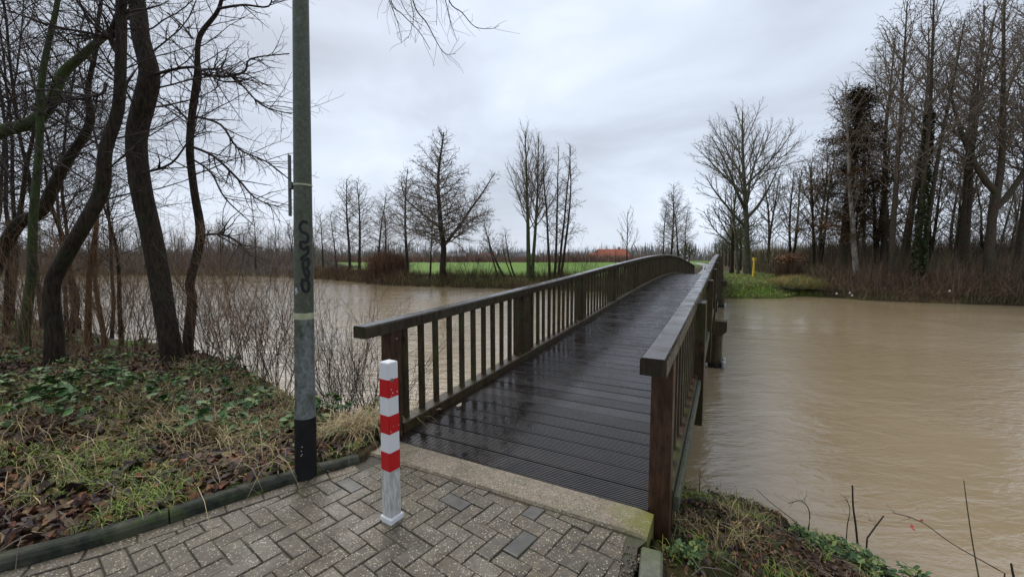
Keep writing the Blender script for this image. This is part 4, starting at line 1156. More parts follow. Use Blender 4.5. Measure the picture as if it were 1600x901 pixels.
# birch
R.seed(70)
bir = make_tree('birch', [stem(14, 0.17, 13, 0.02, lean=(-.16, 0), curve=0.0)], dict(TALL, rmin=0.007, trop=[0.03, -0.03, -0.08, 0]), 36, 0.3, lambda g_: 0.6 + 2.3 * sin(pi * min(1, .25 + .7 * g_)), lambda g_: 50 - 15 * g_, M['bark_birch'], M['twig_brown'])
yb = 28.0; place_tree('birch_tree', bir, 'birch with pale blotchy trunk leaning left in front of the conifer', (1341 - 800) / F * yb, yb, 0, 1.0)
# conifer: sparse drooping needle tufts
R.seed(71)
cst = stem(14.5, 0.2, 12, 0.012); oc_ = []
CON = dict(seg=[5, 3, 2], wob=[0.10, 0.16, 0.1], trop=[-0.02, -0.06, -0.05], dens=[4.5, 0, 0], start=[0.2, 0, 0], ang=[(35, 60), (0, 0), (0, 0)], lr=[0.4, 0, 0], rmin=0.01, max=1, lmin=0.3)
crown_on(cst[0], cst[1], CON, 130, 0.25, lambda g_: 0.3 + 2.0 * (1 - g_) ** 0.75 * (0.6 + 0.4 * sin(g_ * 23)), lambda g_: 92 - 45 * g_, oc_)
nt_ = []
for pts, rr in oc_[1] + oc_[0]:
    for k in range(len(pts)):
        for m_ in range(13):
            p = pts[k]; c_ = (p[0] + R.gauss(0, .20), p[1] + R.gauss(0, .20), p[2] + R.gauss(-.05, .16)); a_ = R.uniform(0, 6.28); l_ = R.uniform(.10, .22); w_ = .022
            if R.random() < 0.25: continue
            nt_ += [(c_[0] - sin(a_) * w_, c_[1] + cos(a_) * w_, c_[2]), (c_[0] + sin(a_) * w_, c_[1] - cos(a_) * w_, c_[2]), (c_[0] + cos(a_) * l_, c_[1] + sin(a_) * l_, c_[2] + R.uniform(-.12, .06))]
con = (tube_mesh('conifer_trunk', [([cst], 9)], M['bark_brown']), tube_mesh('conifer_crown', [(oc_[0], 4), (oc_[1], 3)], M['needles'], nt_))
yc = 30.0; place_tree('conifer_tree', con, 'dark conifer with rust-brown needles in the right-hand wood', (1315 - 800) / F * yc, yc, 0, (1.75, 1.75, .97))

# --- near left trees, guided stems
R.seed(101)
NEAR = dict(ALDER, ra=.004, rb=.0055, seg=[8, 5, 4, 3], dens=[5.2, 7.0, 5.0, 0], lr=[0.46, 0.5, 0.5, 0.5], rmin=0.0021, wob=[0.10, 0.14, 0.17, 0.2], max=2, start=[0.18, 0.12, 0.1, 0], lmin=0.16, ang=[(28, 60), (28, 60), (25, 60), (0, 0)], trop=[0.02, 0.0, -0.02, -.02], tip=0.3, cap=26)
def guided(pix, Y0, Y1=None):
    """pix: (x, y, width_px); distance runs from Y0 at the foot to Y1 at the top"""
    Y1 = Y0 if Y1 is None else Y1; cp = []
    for i, (x_, y_, w_) in enumerate(pix):
        Y_ = Y0 + (Y1 - Y0) * i / (len(pix) - 1); p = P2W(x_, y_, Y_)
        cp.append((p[0], p[1] + R.uniform(-.05, .05) * (w_ > 6), p[2], w_ * 0.75 / F * Y_ / 2))
    cp = scurve(cp, 4)
    return [c_[:3] for c_ in cp], [c_[3] for c_ in cp]
def near_tree(name, label, stems, bark_m, n1, f0, lenf, angf, branches=(), st=NEAR, extra_up=None, group=None):
    base = stems[0][0][0]; zg = hz(base[0], base[1])
    t_ = thing(name, label, 'tree', group, (base[0], base[1], min(zg, base[2])))
    out = []
    for s_ in stems: crown_on(s_[0], s_[1], st, n1, f0, lenf, angf, out)
    for b_ in branches:
        while len(out) < 3: out.append([])
        for k in range(int(len(b_[0]) * 1.3)):
            f = R.uniform(0.12, 0.99); p, d, r = along(b_[0], b_[1], f)
            sprout(out, p, turn(d, radians(R.uniform(25, 60)), R.uniform(0, 6.28)), R.uniform(0.3, 0.95), max(st['rmin'], r * 0.6), 1, st)
    o_ = t_.location
    sh = lambda L: [([(p[0] - o_[0], p[1] - o_[1], p[2] - o_[2]) for p in pts], r) for pts, r in L]
    # carry each stem down into the soil
    st2 = []
    for pts, r in stems:
        zg_ = hz(pts[0][0], pts[0][1])
        if pts[0][2] > zg_ - 0.2: pts = [(pts[0][0], pts[0][1], zg_ - 0.25)] + pts; r = [r[0] * 1.25] + r
        st2.append((pts, r))
    link('trunk', tube_mesh(name + '_trunk', [(sh(st2), 14)], bark_m), None, t_)
    lay = [(sh(list(branches)), 6)] + [(sh(out[i]), 5 if i == 0 else (4 if i == 1 else 3)) for i in range(len(out))]
    link('crown', tube_mesh(name + '_crown', lay, M['twig_dark']), None, t_)
    return t_
LF = lambda a, b_: (lambda g_: a + b_ * (1 - g_))
# 1 thick sinuous trunk
g1 = guided([(272, 572, 42), (262, 500, 36), (245, 430, 37), (232, 360, 36), (220, 290, 36), (212, 215, 35), (228, 160, 36), (236, 115, 34), (222, 60, 30), (212, 0, 28), (190, -110, 24), (200, -260, 18), (190, -420, 10)], 6.9, 7.2)
br = [guided([(236, 118, 6), (300, 105, 5), (350, 128, 3.5), (400, 120, 2)], 7.0, 6.5), guided([(224, 270, 5), (268, 255, 4), (300, 215, 3), (330, 205, 2)], 6.9, 6.6)]
near_tree('alder_tree', 'thickest dark trunk in the left foreground, swaying like an S', [g1], M['bark_dark'], 22, 0.45, LF(0.9, 1.4), lambda g_: 60 - 15 * g_, br)
# 2 tree leaning right
g2 = guided([(84, 588, 34), (84, 520, 30), (84, 450, 26), (105, 400, 26), (138, 345, 25), (156, 295, 25), (168, 235, 22), (183, 170, 20), (192, 90, 18), (186, 20, 18), (190, -80, 15), (170, -200, 10)], 6.2, 6.3)
br = [guided([(190, 92, 7), (176, 62, 10), (182, 20, 8), (205, -30, 6)], 6.3, 6.3), guided([(176, 62, 7), (140, 52, 5), (80, 40, 4), (0, 12, 3)], 6.3, 5.8), guided([(166, 130, 6), (150, 150, 5), (60, 140, 3), (0, 165, 2)], 6.2, 6.0)]
near_tree('alder_tree', 'dark trunk bending right from lower left, just left of the thickest trunk', [g2], M['bark_dark'], 20, 0.42, LF(0.7, 1.4), lambda g_: 65 - 20 * g_, br)
# 3 slim tree with long arms to the right
g3 = guided([(292, 540, 20), (300, 470, 18), (300, 440, 16), (312, 370, 17), (303, 300, 14), (296, 240, 14), (296, 186, 13), (308, 118, 14), (307, 95, 10), (312, 55, 9), (340, 12, 7), (345, -30, 6), (330, -110, 4)], 7.9, 7.7)
br = [guided([(313, 368, 5), (345, 366, 5), (372, 378, 4), (392, 400, 2)], 7.7, 7.4), guided([(302, 230, 6), (335, 245, 5), (372, 280, 4.5), (400, 310, 3), (440, 325, 2)], 7.7, 7.2),
      guided([(305, 182, 5), (345, 195, 4.5), (372, 232, 4), (415, 252, 3), (452, 280, 2)], 7.7, 7.1), guided([(316, 116, 6), (350, 120, 5.5), (382, 112, 4), (392, 92, 3), (452, 84, 2)], 7.7, 7.0),
      guided([(310, 112, 4), (345, 108, 4), (375, 130, 3.5), (410, 165, 3), (455, 178, 2)], 7.7, 7.0), guided([(303, 250, 4), (330, 270, 3.5), (352, 310, 3), (395, 350, 1.5)], 7.7, 7.4),
      guided([(340, 14, 5), (380, 8, 4), (420, 10, 3), (425, -20, 2)], 7.7, 7.2), guided([(300, 60, 5), (285, 40, 3), (262, 20, 2)], 7.7, 7.9), guided([(296, 190, 4), (270, 165, 3), (245, 150, 2)], 7.7, 7.9)]
near_tree('alder_tree', 'slender dark tree with long arching branches reaching right towards the steel pole', [g3], M['bark_dark'], 22, 0.35, LF(0.6, 1.2), lambda g_: 62 - 15 * g_, br)
# 4 leaning from lower left
g4 = guided([(-30, 470, 26), (0, 400, 24), (30, 350, 22), (62, 328, 22), (92, 265, 18), (128, 210, 15), (143, 182, 14), (138, 140, 9), (150, 80, 8), (155, 20, 6), (170, -60, 4)], 8.4, 8.2)
near_tree('alder_tree', 'dark trunk slanting steeply right out of the left edge of the photo', [g4], M['bark_dark'], 18, 0.35, LF(0.8, 1.6), lambda g_: 62, [guided([(100, 250, 4), (140, 240, 3), (170, 280, 2)], 8.2, 8.0)])
# 5 mossy big limb
g5 = guided([(-150, 640, 40), (-150, 520, 36), (-130, 400, 34), (-105, 300, 30), (-60, 235, 27), (0, 208, 24), (48, 190, 22), (78, 160, 20), (95, 118, 17), (125, 90, 15), (165, 55, 12), (205, 10, 9), (240, -60, 6)], 7.6, 8.0)
near_tree('oak_tree', 'moss-green trunk bowing in from the left edge and rising to the upper right', [g5], M['bark_green'], 16, 0.35, LF(0.9, 1.6), lambda g_: 60, [guided([(60, 172, 8), (110, 155, 6), (165, 160, 4)], 7.8, 7.6)])
# 6 slim greenish pair
g6 = guided([(42, 520, 18), (48, 430, 15), (52, 340, 14), (60, 230, 12), (68, 130, 11), (78, 60, 9), (88, 0, 8), (95, -80, 5)], 7.4, 7.4)
near_tree('alder_tree', 'straight slim greenish trunk near the left edge between two slanting trunks', [g6], M['bark_green'], 15, 0.45, LF(0.6, 1.2), lambda g_: 60)
g6 = guided([(12, 520, 12), (14, 400, 9), (28, 330, 8), (42, 260, 7), (52, 210, 6), (60, 130, 4)], 9.0, 9.0)
near_tree('alder_tree', 'thin dark stem close to the left edge, left of the slim greenish trunk', [g6], M['bark_dark'], 16, 0.35, LF(0.5, 1.0), lambda g_: 60)
# 7 rusty-barked saplings
g7 = guided([(136, 520, 12), (142, 430, 9), (147, 360, 8), (152, 330, 6), (160, 290, 4)], 8.2, 8.2); g7b = guided([(158, 520, 9), (152, 440, 7), (150, 370, 6)], 8.2, 8.2)
near_tree('sapling', 'rust-orange stemmed saplings standing right of the dark trunk that bends right', [g7, g7b], M['bark_orange'], 10, 0.5, LF(0.4, 0.7), lambda g_: 45)
g8 = guided([(190, 540, 9), (188, 470, 7), (185, 410, 6), (175, 360, 5), (162, 322, 4)], 8.6, 8.6)
near_tree('sapling', 'thin dark sapling between the rusty stems and the thickest trunk', [g8], M['bark_dark'], 12, 0.4, LF(0.4, 0.8), lambda g_: 50)
g8 = guided([(110, 530, 14), (118, 470, 12), (108, 430, 10), (100, 380, 8), (80, 320, 6), (70, 260, 4)], 8.8, 8.8)
near_tree('sapling', 'short dark stem behind the foot of the trunk that bends right', [g8], M['bark_dark'], 12, 0.4, LF(0.5, 0.9), lambda g_: 50)
# overhead twigs hanging from a big limb above the view
R.seed(7)
OV = dict(NEAR, seg=[9, 5, 4, 3], trop=[-0.05, 0.0, 0.0, 0], dens=[4.5, 4.0, 0, 0], wob=[0.10, 0.16, 0.18, .2], max=1, rmin=0.0012, lr=[0.42, .4, .4, .4], ang=[(30, 65), (25, 55), (0, 0), (0, 0)])
lim = guided([(-700, 1300, 150), (-620, 300, 120), (-420, -500, 90), (0, -620, 60), (300, -480, 38), (520, -330, 22), (650, -210, 14), (760, -150, 8)], 3.6, 4.4)
# start that limb's tree on the ground beyond the left edge
out = [[], [], []]; hang = []
for pix in ([(600, -60, 2.6), (612, 5, 2.2), (628, 22, 1.8), (655, 50, 1.5), (672, 78, 1.1)], [(632, -60, 3.2), (648, 10, 2.6), (666, 35, 2.2), (682, 65, 1.7), (695, 84, 1.1), (712, 84, .8)], [(690, -60, 3), (702, 2, 2.4), (722, 20, 2), (742, 42, 1.5), (768, 45, 1.0), (780, 40, .7)],
            [(680, -50, 2), (697, 5, 1.8), (705, 38, 1.4), (714, 64, .9)], [(596, -40, 2), (608, 0, 1.7), (622, 38, 1.3), (628, 68, .9)], [(640, -40, 1.8), (642, 0, 1.5), (646, 30, 1.2), (638, 60, .8)], [(670, -40, 1.6), (682, 0, 1.3), (682, 40, .8)], [(618, -40, 1.8), (626, 0, 1.5), (640, 25, 1.2), (660, 40, .8)]):
    a = guided(pix, 4.3, 4.2); hang.append(a)
    for k in range(9):
        f = R.uniform(0.15, 0.97); p, d, r = along(a[0], a[1], f); sprout(out, p, turn(d, radians(R.uniform(25, 60)), R.uniform(0, 6.28)), R.uniform(.10, .38), 0.0018, 1, OV)
hang = [(p, [max(x_, 0.0022) for x_ in r]) for p, r in hang]
# join the hanging twigs to the limb
for a in list(hang):
    tp = a[0][0]; f = min(0.99, 0.72 + 0.035 * len(hang) * 0 + R.uniform(0.0, 0.25)); q_, _, r_ = along(lim[0], lim[1], f)
    mid_ = ((tp[0] + q_[0]) / 2, (tp[1] + q_[1]) / 2, (tp[2] + q_[2]) / 2 + 0.1); hang.append(([q_, mid_, tp], [max(r_ * 0.3, .006), .006, a[1][0]]))
bx_, by_ = lim[0][0][0], lim[0][0][1]; zg = hz(bx_, by_); t_ = thing('overhanging_tree', 'bare overhanging twigs dangling into the top of the sky', 'tree', None, (bx_, by_, zg))
sh = lambda L: [([(p[0] - bx_, p[1] - by_, p[2] - zg) for p in pts], r) for pts, r in L]
lt = ([(bx_, by_, zg - .2)] + lim[0], [lim[1][0] * 1.2] + lim[1])
link('trunk', tube_mesh('overhang_trunk', [(sh([lt]), 12)], M['bark_dark']), None, t_)
link('crown', tube_mesh('overhang_crown', [(sh(hang), 5), (sh(out[1]), 3)] + ([(sh(out[2]), 3)] if out[2] else []), M['twig_dark']), None, t_)

# trees standing farther along the left bank and on the far left shore
R.seed(202)
LM = dict(NEAR, ra=.004, rb=.005, rmin=0.0024, dens=[5.5, 6.5, 4.0, 0])
lms = [make_tree('left_alder', [stem(11, 0.055, 12, 0.05, lean=(R.uniform(-.15, .25), 0)) for _ in range(1 + k % 2)], LM, 34, 0.25, lambda g_: 0.8 + 2.4 * sin(pi * min(1, .25 + .7 * g_)), lambda g_: 62 - 20 * g_, M['bark_dark'], M['twig_dark']) for k in range(3)]
llb = ['leftmost', 'second', 'third', 'fourth', 'fifth', 'sixth', 'seventh', 'eighth', 'ninth']
for k, (px_, Y_) in enumerate([(-60, 12.5), (8, 12), (60, 11.2), (118, 11.0), (-10, 14), (95, 13.2), (165, 12.4)]):
    x = (px_ - 800) / F * Y_
    place_tree('alder_tree', lms[k % 3], 'leafless twiggy tree on the left bank behind the foreground trunks', x, Y_, k * 1.3, R.uniform(0.8, 1.05), group='twiggy trees behind the foreground trunks on the left bank')
R.seed(203)
for k in range(30):
    px_ = -40 + k * 18.5 + R.uniform(-8, 8); Y_ = R.uniform(66, 78) if px_ < 480 else R.uniform(60, 75)
    if px_ > 500: continue
    x = (px_ - 800) / F * Y_
    place_tree('shore_tree', mids[k % 3], 'bare shore tree in the brown wood across the water at far left', x, Y_, R.uniform(0, 6), R.uniform(0.62, 0.95), group='bare trees in the brown wood across the water at far left')
for (px_, Y_, sc_, lb) in [(346, 62, .8, 'thin bare tree on the far left shore seen right of the slender dark tree'), (400, 61, .9, 'bare tree on the far left shore just left of the steel pole'), (505, 56, .85, 'bare alder at the bend of the far shore just right of the steel pole'), (527, 52, .82, 'bare alder on the far bank, first right of the pole above the bare shrubs')]:
    place_tree('alder_tree', protoA[int(px_) % 3], lb, (px_ - 800) / F * Y_, Y_, px_ * .1, sc_)

# ------------------------------------------------------------------ brushwood and bushes
def twig_mass(n_, posf, hfun, w_, cols, tilt=0.5, seg=2, seed=1):
    """n thin twigs: each a bent ribbon of 2 quads; returns V, quads, col"""
    rs = np.random.RandomState(seed); P_ = posf(rs, n_); n_ = len(P_); h = hfun(rs, n_, P_)
    a = rs.rand(n_) * 2 * pi; tl = np.abs(rs.normal(0, tilt, n_)); d = np.stack([np.cos(a) * tl, np.sin(a) * tl, np.ones(n_)], 1); d /= np.linalg.norm(d, axis=1, keepdims=True)
    b_ = rs.rand(n_) * 2 * pi; s_ = np.stack([np.cos(b_), np.sin(b_), np.zeros(n_)], 1)
    bend = np.stack([np.cos(a), np.sin(a), np.zeros(n_)], 1) * (rs.normal(0.0, 0.18, n_) * h)[:, None]
    ww = w_ * (0.6 + 0.8 * rs.rand(n_))
    p0 = P_; p1 = P_ + d * (h * 0.55)[:, None] + bend * 0.35; p2 = P_ + d * h[:, None] + bend
    V = np.stack([p0 - s_ * ww[:, None], p0 + s_ * ww[:, None], p1 - s_ * ww[:, None] * .75, p1 + s_ * ww[:, None] * .75, p2 - s_ * ww[:, None] * .25, p2 + s_ * ww[:, None] * .25], 1)
    i0 = np.arange(n_)[:, None] * 6
    Q = np.concatenate([i0 + np.array([0, 1, 3, 2]), i0 + np.array([2, 3, 5, 4])])
    cf = float(max(1e-6, 0.5 if P_[:, 1].max() - P_[:, 1].min() < 30 else 0.12))
    ci = (np.clip(vnoise(P_[:, 0] + 50, P_[:, 1] * 1.3, cf, 40 + seed) * 1.5 - .25, 0, .999) * len(cols) + rs.normal(0, .8, n_)).astype(int) % len(cols)
    c = np.array(cols)[ci] * 2.0 * (0.5 + 0.9 * rs.rand(n_) ** 1.3)[:, None]
    C = np.repeat(np.concatenate([c, np.ones((n_, 1))], 1), 6, axis=0)
    return V.reshape(-1, 3), Q, C
def mass_obj(name, parts, mat, label=None, cat=None, kind='stuff', **kw):
    Vs, Qs, Cs, o = [], [], [], 0
    for v_, q_, c_ in parts: Vs.append(v_); Qs.append(q_ + o); Cs.append(c_); o += len(v_)
    me = np_mesh(name, np.vstack(Vs), np.vstack(Qs), None, False, {'col': np.vstack(Cs)})
    return link(name, me, mat, kind=kind, label=label, cat=cat, **kw)
def onground(X, Y, dz=-0.05): return np.stack([X, Y, terrain(X, Y) + dz], 1)
BR = [(0.085, 0.05, 0.035), (0.12, 0.07, 0.045), (0.05, 0.032, 0.025), (0.10, 0.075, 0.05)]
# right bank thicket: along the water from pixel 1275 to beyond the right edge
def pos_right(rs, n_):
    px_ = rs.uniform(1268, 1760, n_); Y_ = 21.5 + rs.rand(n_) ** 1.3 * 11; X_ = (px_ - 800) / F * Y_
    ok = ~inside(X_, Y_, WP) & (X_ > 20.6); X_, Y_ = X_[ok], Y_[ok]
    return onground(X_, Y_)
def h_right(rs, n_, P_):
    d = seg_dist(P_[:, 0], P_[:, 1], far[:-1], far[1:])
    lump = vnoise(P_[:, 0], P_[:, 1], 0.45, 12)
    return (0.55 + 1.0 * smooth(d / 5) + 1.1 * lump * smooth((d + .5) / 3)) * (0.5 + 0.7 * rs.rand(n_))
mass_obj('brambles', [twig_mass(38000, pos_right, h_right, 0.009, [(0.085, 0.062, 0.044), (0.115, 0.076, 0.050), (0.050, 0.040, 0.030), (0.110, 0.095, 0.055), (0.070, 0.078, 0.034)], 1.1, seed=4), twig_mass(20000, lambda rs, n_: pos_right(rs, n_) + np.array([0, 0, 1.0]) * rs.rand(1) * 0.1 + np.array([[0, 0, .35]]), lambda rs, n_, P_: .5 + .9 * rs.rand(n_), 0.010, [(0.11, 0.070, 0.048), (0.06, 0.042, 0.033), (0.075, 0.080, 0.035)], 3.0, seed=14)], M['mass'],
         'dense red-brown bramble and twig thicket overhanging the water on the right bank', 'brambles')
def pos_back(rs, n_):
    px_ = rs.uniform(1165, 1800, n_); Y_ = rs.uniform(33, 58, n_); X_ = (px_ - 800) / F * Y_
    tt_ = (X_ - OX) * CT - (Y_ - OY) * ST; ok = tt_ > 9.5 + 2 * rs.rand(n_); return onground(X_[ok], Y_[ok])
mass_obj('woodland_undergrowth', [twig_mass(30000, pos_back, lambda rs, n_, P_: (1.0 + 2.6 * rs.rand(n_) ** 1.8 + 1.6 * vnoise(P_[:, 0], P_[:, 1], .2, 5)) , 0.02, [(0.06, 0.045, 0.035), (0.085, 0.055, 0.042), (0.055, 0.055, 0.035), (0.04, 0.032, 0.028)], 0.35, seed=5)], M['mass'],
         'tangled brown undergrowth filling the floor of the right-hand wood', 'undergrowth')
# wood right of the path (greenish)
def pos_pathr(rs, n_):
    u = rs.uniform(6, 120, n_); o_ = rs.uniform(6.0, 22, n_); off = -0.00062 * u * u
    s_ = LB + u; tt = o_ + off; return onground(OX + s_ * ST + tt * CT, OY + s_ * CT - tt * ST)
mass_obj('path_hedge', [twig_mass(18000, pos_pathr, lambda rs, n_, P_: 1.0 + 3.6 * rs.rand(n_) ** 1.5, 0.028, [(0.085, 0.08, 0.045), (0.07, 0.055, 0.04), (0.10, 0.09, 0.05), (0.11, 0.07, 0.045)], 0.4, seed=6)], M['mass'],
         'olive-brown bare hedge thicket along the right side of the path beyond the bridge', 'hedge')
# far left shore
def pos_shore(rs, n_):
    i_ = rs.randint(0, 6, n_); A_2 = np.array([(-120, 82), (-100, 66), (-78, 62.5), (-59, 62.5), (-40, 60.5), (-31, 56.2)]); B2 = np.array([(-100, 66), (-78, 62.5), (-59, 62.5), (-40, 60.5), (-31, 56.2), (-27, 53)])
    u = rs.rand(n_)[:, None]; p = A_2[i_] * (1 - u) + B2[i_] * u; d = 0.2 + rs.rand(n_) ** 1.2 * 18
    return onground(p[:, 0] + rs.normal(0, 1, n_), p[:, 1] + d)
def h_shore(rs, n_, P_):
    hh = 1.0 + 3.8 * smooth((P_[:, 1] - 61) / 8) * (0.5 + rs.rand(n_)) * (0.35 + 1.3 * vnoise(P_[:, 0], P_[:, 1] * .5, 0.10, 7)); f = smooth((-P_[:, 0] - 29) / 9)
    return hh * 0.85 * f + (0.25 + rs.rand(n_) * 0.35) * (1 - f)
mass_obj('shore_brushwood', [twig_mass(34000, pos_shore, h_shore, 0.030, [(0.115, 0.092, 0.080), (0.135, 0.105, 0.086), (0.095, 0.080, 0.070), (0.13, 0.118, 0.088)], 0.40, seed=7)], M['mass'],
         'long band of brown leafless brushwood on the far shore at left', 'brushwood')
# far bank edge: grass and bramble fringe
def pos_edge(rs, n_):
    A_2 = np.array([(-31, 56.2), (-21, 48), (-12.4, 39.5), (-5.8, 36.6), (2.7, 34.3), (9, 30.5)]); B2 = np.array([(-21, 48), (-12.4, 39.5), (-5.8, 36.6), (2.7, 34.3), (9, 30.5), (13.9, 26.6)])
    L = np.hypot(*(B2 - A_2).T); i_ = rs.choice(6, n_, p=L / L.sum()); u = rs.rand(n_)[:, None]; p = A_2[i_] * (1 - u) + B2[i_] * u
    d = 0.05 + rs.rand(n_) ** 1.3 * 3.4; return onground(p[:, 0] + d * .35, p[:, 1] + d)
mass_obj('bank_fringe', [twig_mass(22000, pos_edge, lambda rs, n_, P_: (0.25 + 0.75 * rs.rand(n_) * (0.4 + 1.2 * vnoise(P_[:, 0], P_[:, 1], .5, 8))), 0.014, [(0.075, 0.045, 0.03), (0.13, 0.09, 0.05), (0.045, 0.03, 0.022), (0.08, 0.09, 0.03)], 0.9, seed=8)], M['mass'],
         'brown bramble and dead grass fringe along the far bank below the field', 'bank vegetation')
# hedgerow and scrub beyond the field
def pos_hedge(rs, n_):
    X_ = rs.uniform(-130, 62, n_); return onground(X_, 166 + rs.normal(0, 2.5, n_) + 0.03 * np.abs(X_))
mass_obj('field_hedge', [twig_mass(20000, pos_hedge, lambda rs, n_, P_: (1.2 + 2.4 * rs.rand(n_) ** 2 * (0.3 + 1.4 * vnoise(P_[:, 0], P_[:, 1], .08, 9))), 0.10, [(0.13, 0.075, 0.06), (0.15, 0.09, 0.07), (0.10, 0.07, 0.06), (0.17, 0.12, 0.08)], 0.4, seed=9)], M['mass'],
         'reddish-brown hedge line along the far end of the green field', 'hedge')
def pos_farw(rs, n_):
    X_ = rs.uniform(-420, 420, n_); Y_ = rs.uniform(250, 420, n_); return onground(X_, Y_)
mass_obj('distant_trees', [twig_mass(26000, pos_farw, lambda rs, n_, P_: (3.0 + 9.5 * smooth((vnoise(P_[:, 0], P_[:, 1], 1 / 34.0, 10) - .28) * 1.7) * (0.35 + 0.8 * rs.rand(n_))), 0.30, [(0.13, 0.12, 0.12), (0.16, 0.145, 0.14), (0.10, 0.105, 0.10), (0.15, 0.12, 0.11)], 0.22, seed=10)], M['mass'],
         'hazy grey-brown line of distant trees along the horizon beyond the fields', 'distant trees')
# single bushes
def bush(name, label, cat, x, y, n_, rad_, h_, w_, cols, seed, tilt=0.6, group=None):
    def pf(rs, m_):
        a = rs.rand(m_) * 2 * pi; r = rad_ * np.sqrt(rs.rand(m_)) * 0.6; return np.stack([r * np.cos(a), r * np.sin(a), -0.1 + 0 * a], 1)
    v_, q_, c_ = twig_mass(n_, pf, lambda rs, m_, P_: h_ * (0.45 + 0.55 * rs.rand(m_)) * (1 - 0.45 * (np.hypot(P_[:, 0], P_[:, 1]) / rad_) ** 2), w_, cols, tilt, seed=seed)
    me = np_mesh(name, v_, q_, None, False, {'col': c_})
    o_ = link(name, me, M['mass'], label=label, cat=cat, group=group, loc=(x, y, hz(x, y))); return o_
y = 42.6; x = (607 - 800) / F * y; bush('bush', 'rounded dense brown bush around the small alders on the far bank', 'bush', x, y, 5200, 2.7, 3.1, 0.016, BR, 31, 0.62)
x, y = (1233 - 800) / F * 34, 34; rb_ = bush('bush', 'brown shrub with a cluster of rust-orange leaves at the edge of the right-hand wood', 'shrub', x, y, 900, 1.3, 2.3, 0.014, [(0.07, 0.045, 0.03), (0.09, 0.06, 0.04)], 32, 0.6)
RUST = (x, y)
for k, (px_, Y_, r_, h_) in enumerate([(1222, 29.3, 1.6, 0.75), (1262, 28.9, 1.7, 0.85), (1243, 31.0, 2.0, 0.7)]):
    bush('grass_tussock', ['pale dead grass tussock hanging over the bank left of the bramble thicket', 'dead grass tussock where the grassy bank meets the bramble thicket', 'yellow dead grass tussock behind the hanging ones on the grassy bank'][k], 'grass tussock',
         (px_ - 800) / F * Y_, Y_, 3200, r_, h_ * 1.1, 0.010, [(0.24, 0.19, 0.08), (0.17, 0.13, 0.06), (0.10, 0.12, 0.035)], 40 + k, 1.3)
# fallen brushwood lying at the tip of the grassy bank
R.seed(90); ol = []
for k in range(26):
    p = (R.uniform(-2.6, 2.2), R.uniform(-.6, .8), R.uniform(0.0, .3)); sprout(ol, p, nrm((R.uniform(-1, 1), R.uniform(-.5, .2), R.uniform(-.25, .35))), R.uniform(.8, 2.6), R.uniform(.012, .03), 0, dict(BUSH, max=1, rmin=.007, trop=[-.03, 0, 0, 0]))
xx, yy = (1225 - 800) / F * 28.6, 28.4
link('fallen_branches', tube_mesh('fallen_branches', [(ol[0], 5), (ol[1], 3)], M['bark_grey']), label='heap of fallen grey branches at the tip of the grassy bank', cat='branches', loc=(xx, yy, hz(xx, yy)))
# cut earth bank under the grass tip, with exposed dark undercut
# bare shrubs by the water at the near left bank
R.seed(300)
bsh = []
for k in range(4):
    ob = []; 
    for m_ in range(17):
        a_ = R.uniform(0, 6.28); sprout(ob, (cos(a_) * .08, sin(a_) * .08, -.08), nrm((cos(a_) * R.uniform(.1, .75), sin(a_) * R.uniform(.1, .75), 1)), R.uniform(1.0, 2.2), R.uniform(.0035, .007), 0, dict(BUSH, rmin=.0018, tip=.3, dens=[3.6, 4.0, 0, 0], trop=[.015, .02, 0, 0]))
    bsh.append(tube_mesh('bare_shrub', [(ob[0], 5), (ob[1], 3), (ob[2], 3)], M['twig_red' if k == 1 else 'twig_dark']))
shl = ['close left of the steel pole', 'right behind the steel pole', 'between the steel pole and the bollard', 'behind the bollard beside the first railing post', 'below the slender dark tree', 'at the water between the thickest trunk and the pole', 'at the water edge left of the bridge', 'under the start of the left railing', 'low at the foot of the slender tree', 'left of the thickest trunk', 'by the rusty saplings', 'at the far left by the water', 'behind the second dark trunk']
for k, (px_, Y_, sc_) in enumerate([(432, 6.3, 1.0), (492, 5.6, 1.0), (530, 5.3, 1.0), (575, 5.0, 0.95), (350, 7.2, 1.0), (395, 7.0, 1.1), (560, 5.7, 0.85), (612, 5.25, 0.7), (315, 7.7, .9), (205, 8.0, 1.0), (150, 8.8, 1.0), (25, 9.5, 1.2), (75, 9.0, 1.0)]):
    x = (px_ - 800) / F * Y_; link('bare_shrub', bsh[k % 4], None, None, 'leafless many-stemmed shrub ' + shl[k], 'shrub', 'bare shrubs along the near left bank', None, (x, Y_, hz(x, Y_)), (0, 0, k * 1.9)).scale = (sc_,) * 3
tsh = []
for k in range(3):
    ob = []
    for m_ in range(13):
        a_ = R.uniform(0, 6.28); sprout(ob, (cos(a_) * .25, sin(a_) * .25, -.08), nrm((cos(a_) * R.uniform(.05, .5), sin(a_) * R.uniform(.05, .5), 1)), R.uniform(1.1, 2.6), R.uniform(.003, .009), 0, dict(BUSH, rmin=.0022, tip=.3, dens=[3.2, 4.0, 0, 0], trop=[.02, .02, 0, 0]))
    tsh.append(tube_mesh('tan_shrub', [(ob[0], 5), (ob[1], 3), (ob[2], 3)], M['twig_tan']))
tl_ = ['at the left edge below the mossy trunk', 'in front of the slim greenish trunk', 'between the slim greenish trunk and the bending trunk', 'round the foot of the bending trunk', 'just right of the bending trunk', 'beside the rusty saplings', 'left of the thickest trunk near the water', 'right of the thickest trunk near the water', 'behind the slender dark tree', 'at the water left of the pole', 'right of the pole at the water', 'at the lower left under the trees', 'close behind the thickest trunk', 'right of the slender dark tree', 'midway between the slender tree and the pole', 'far back at the left behind the greenish trunk', 'behind the thin dark sapling']
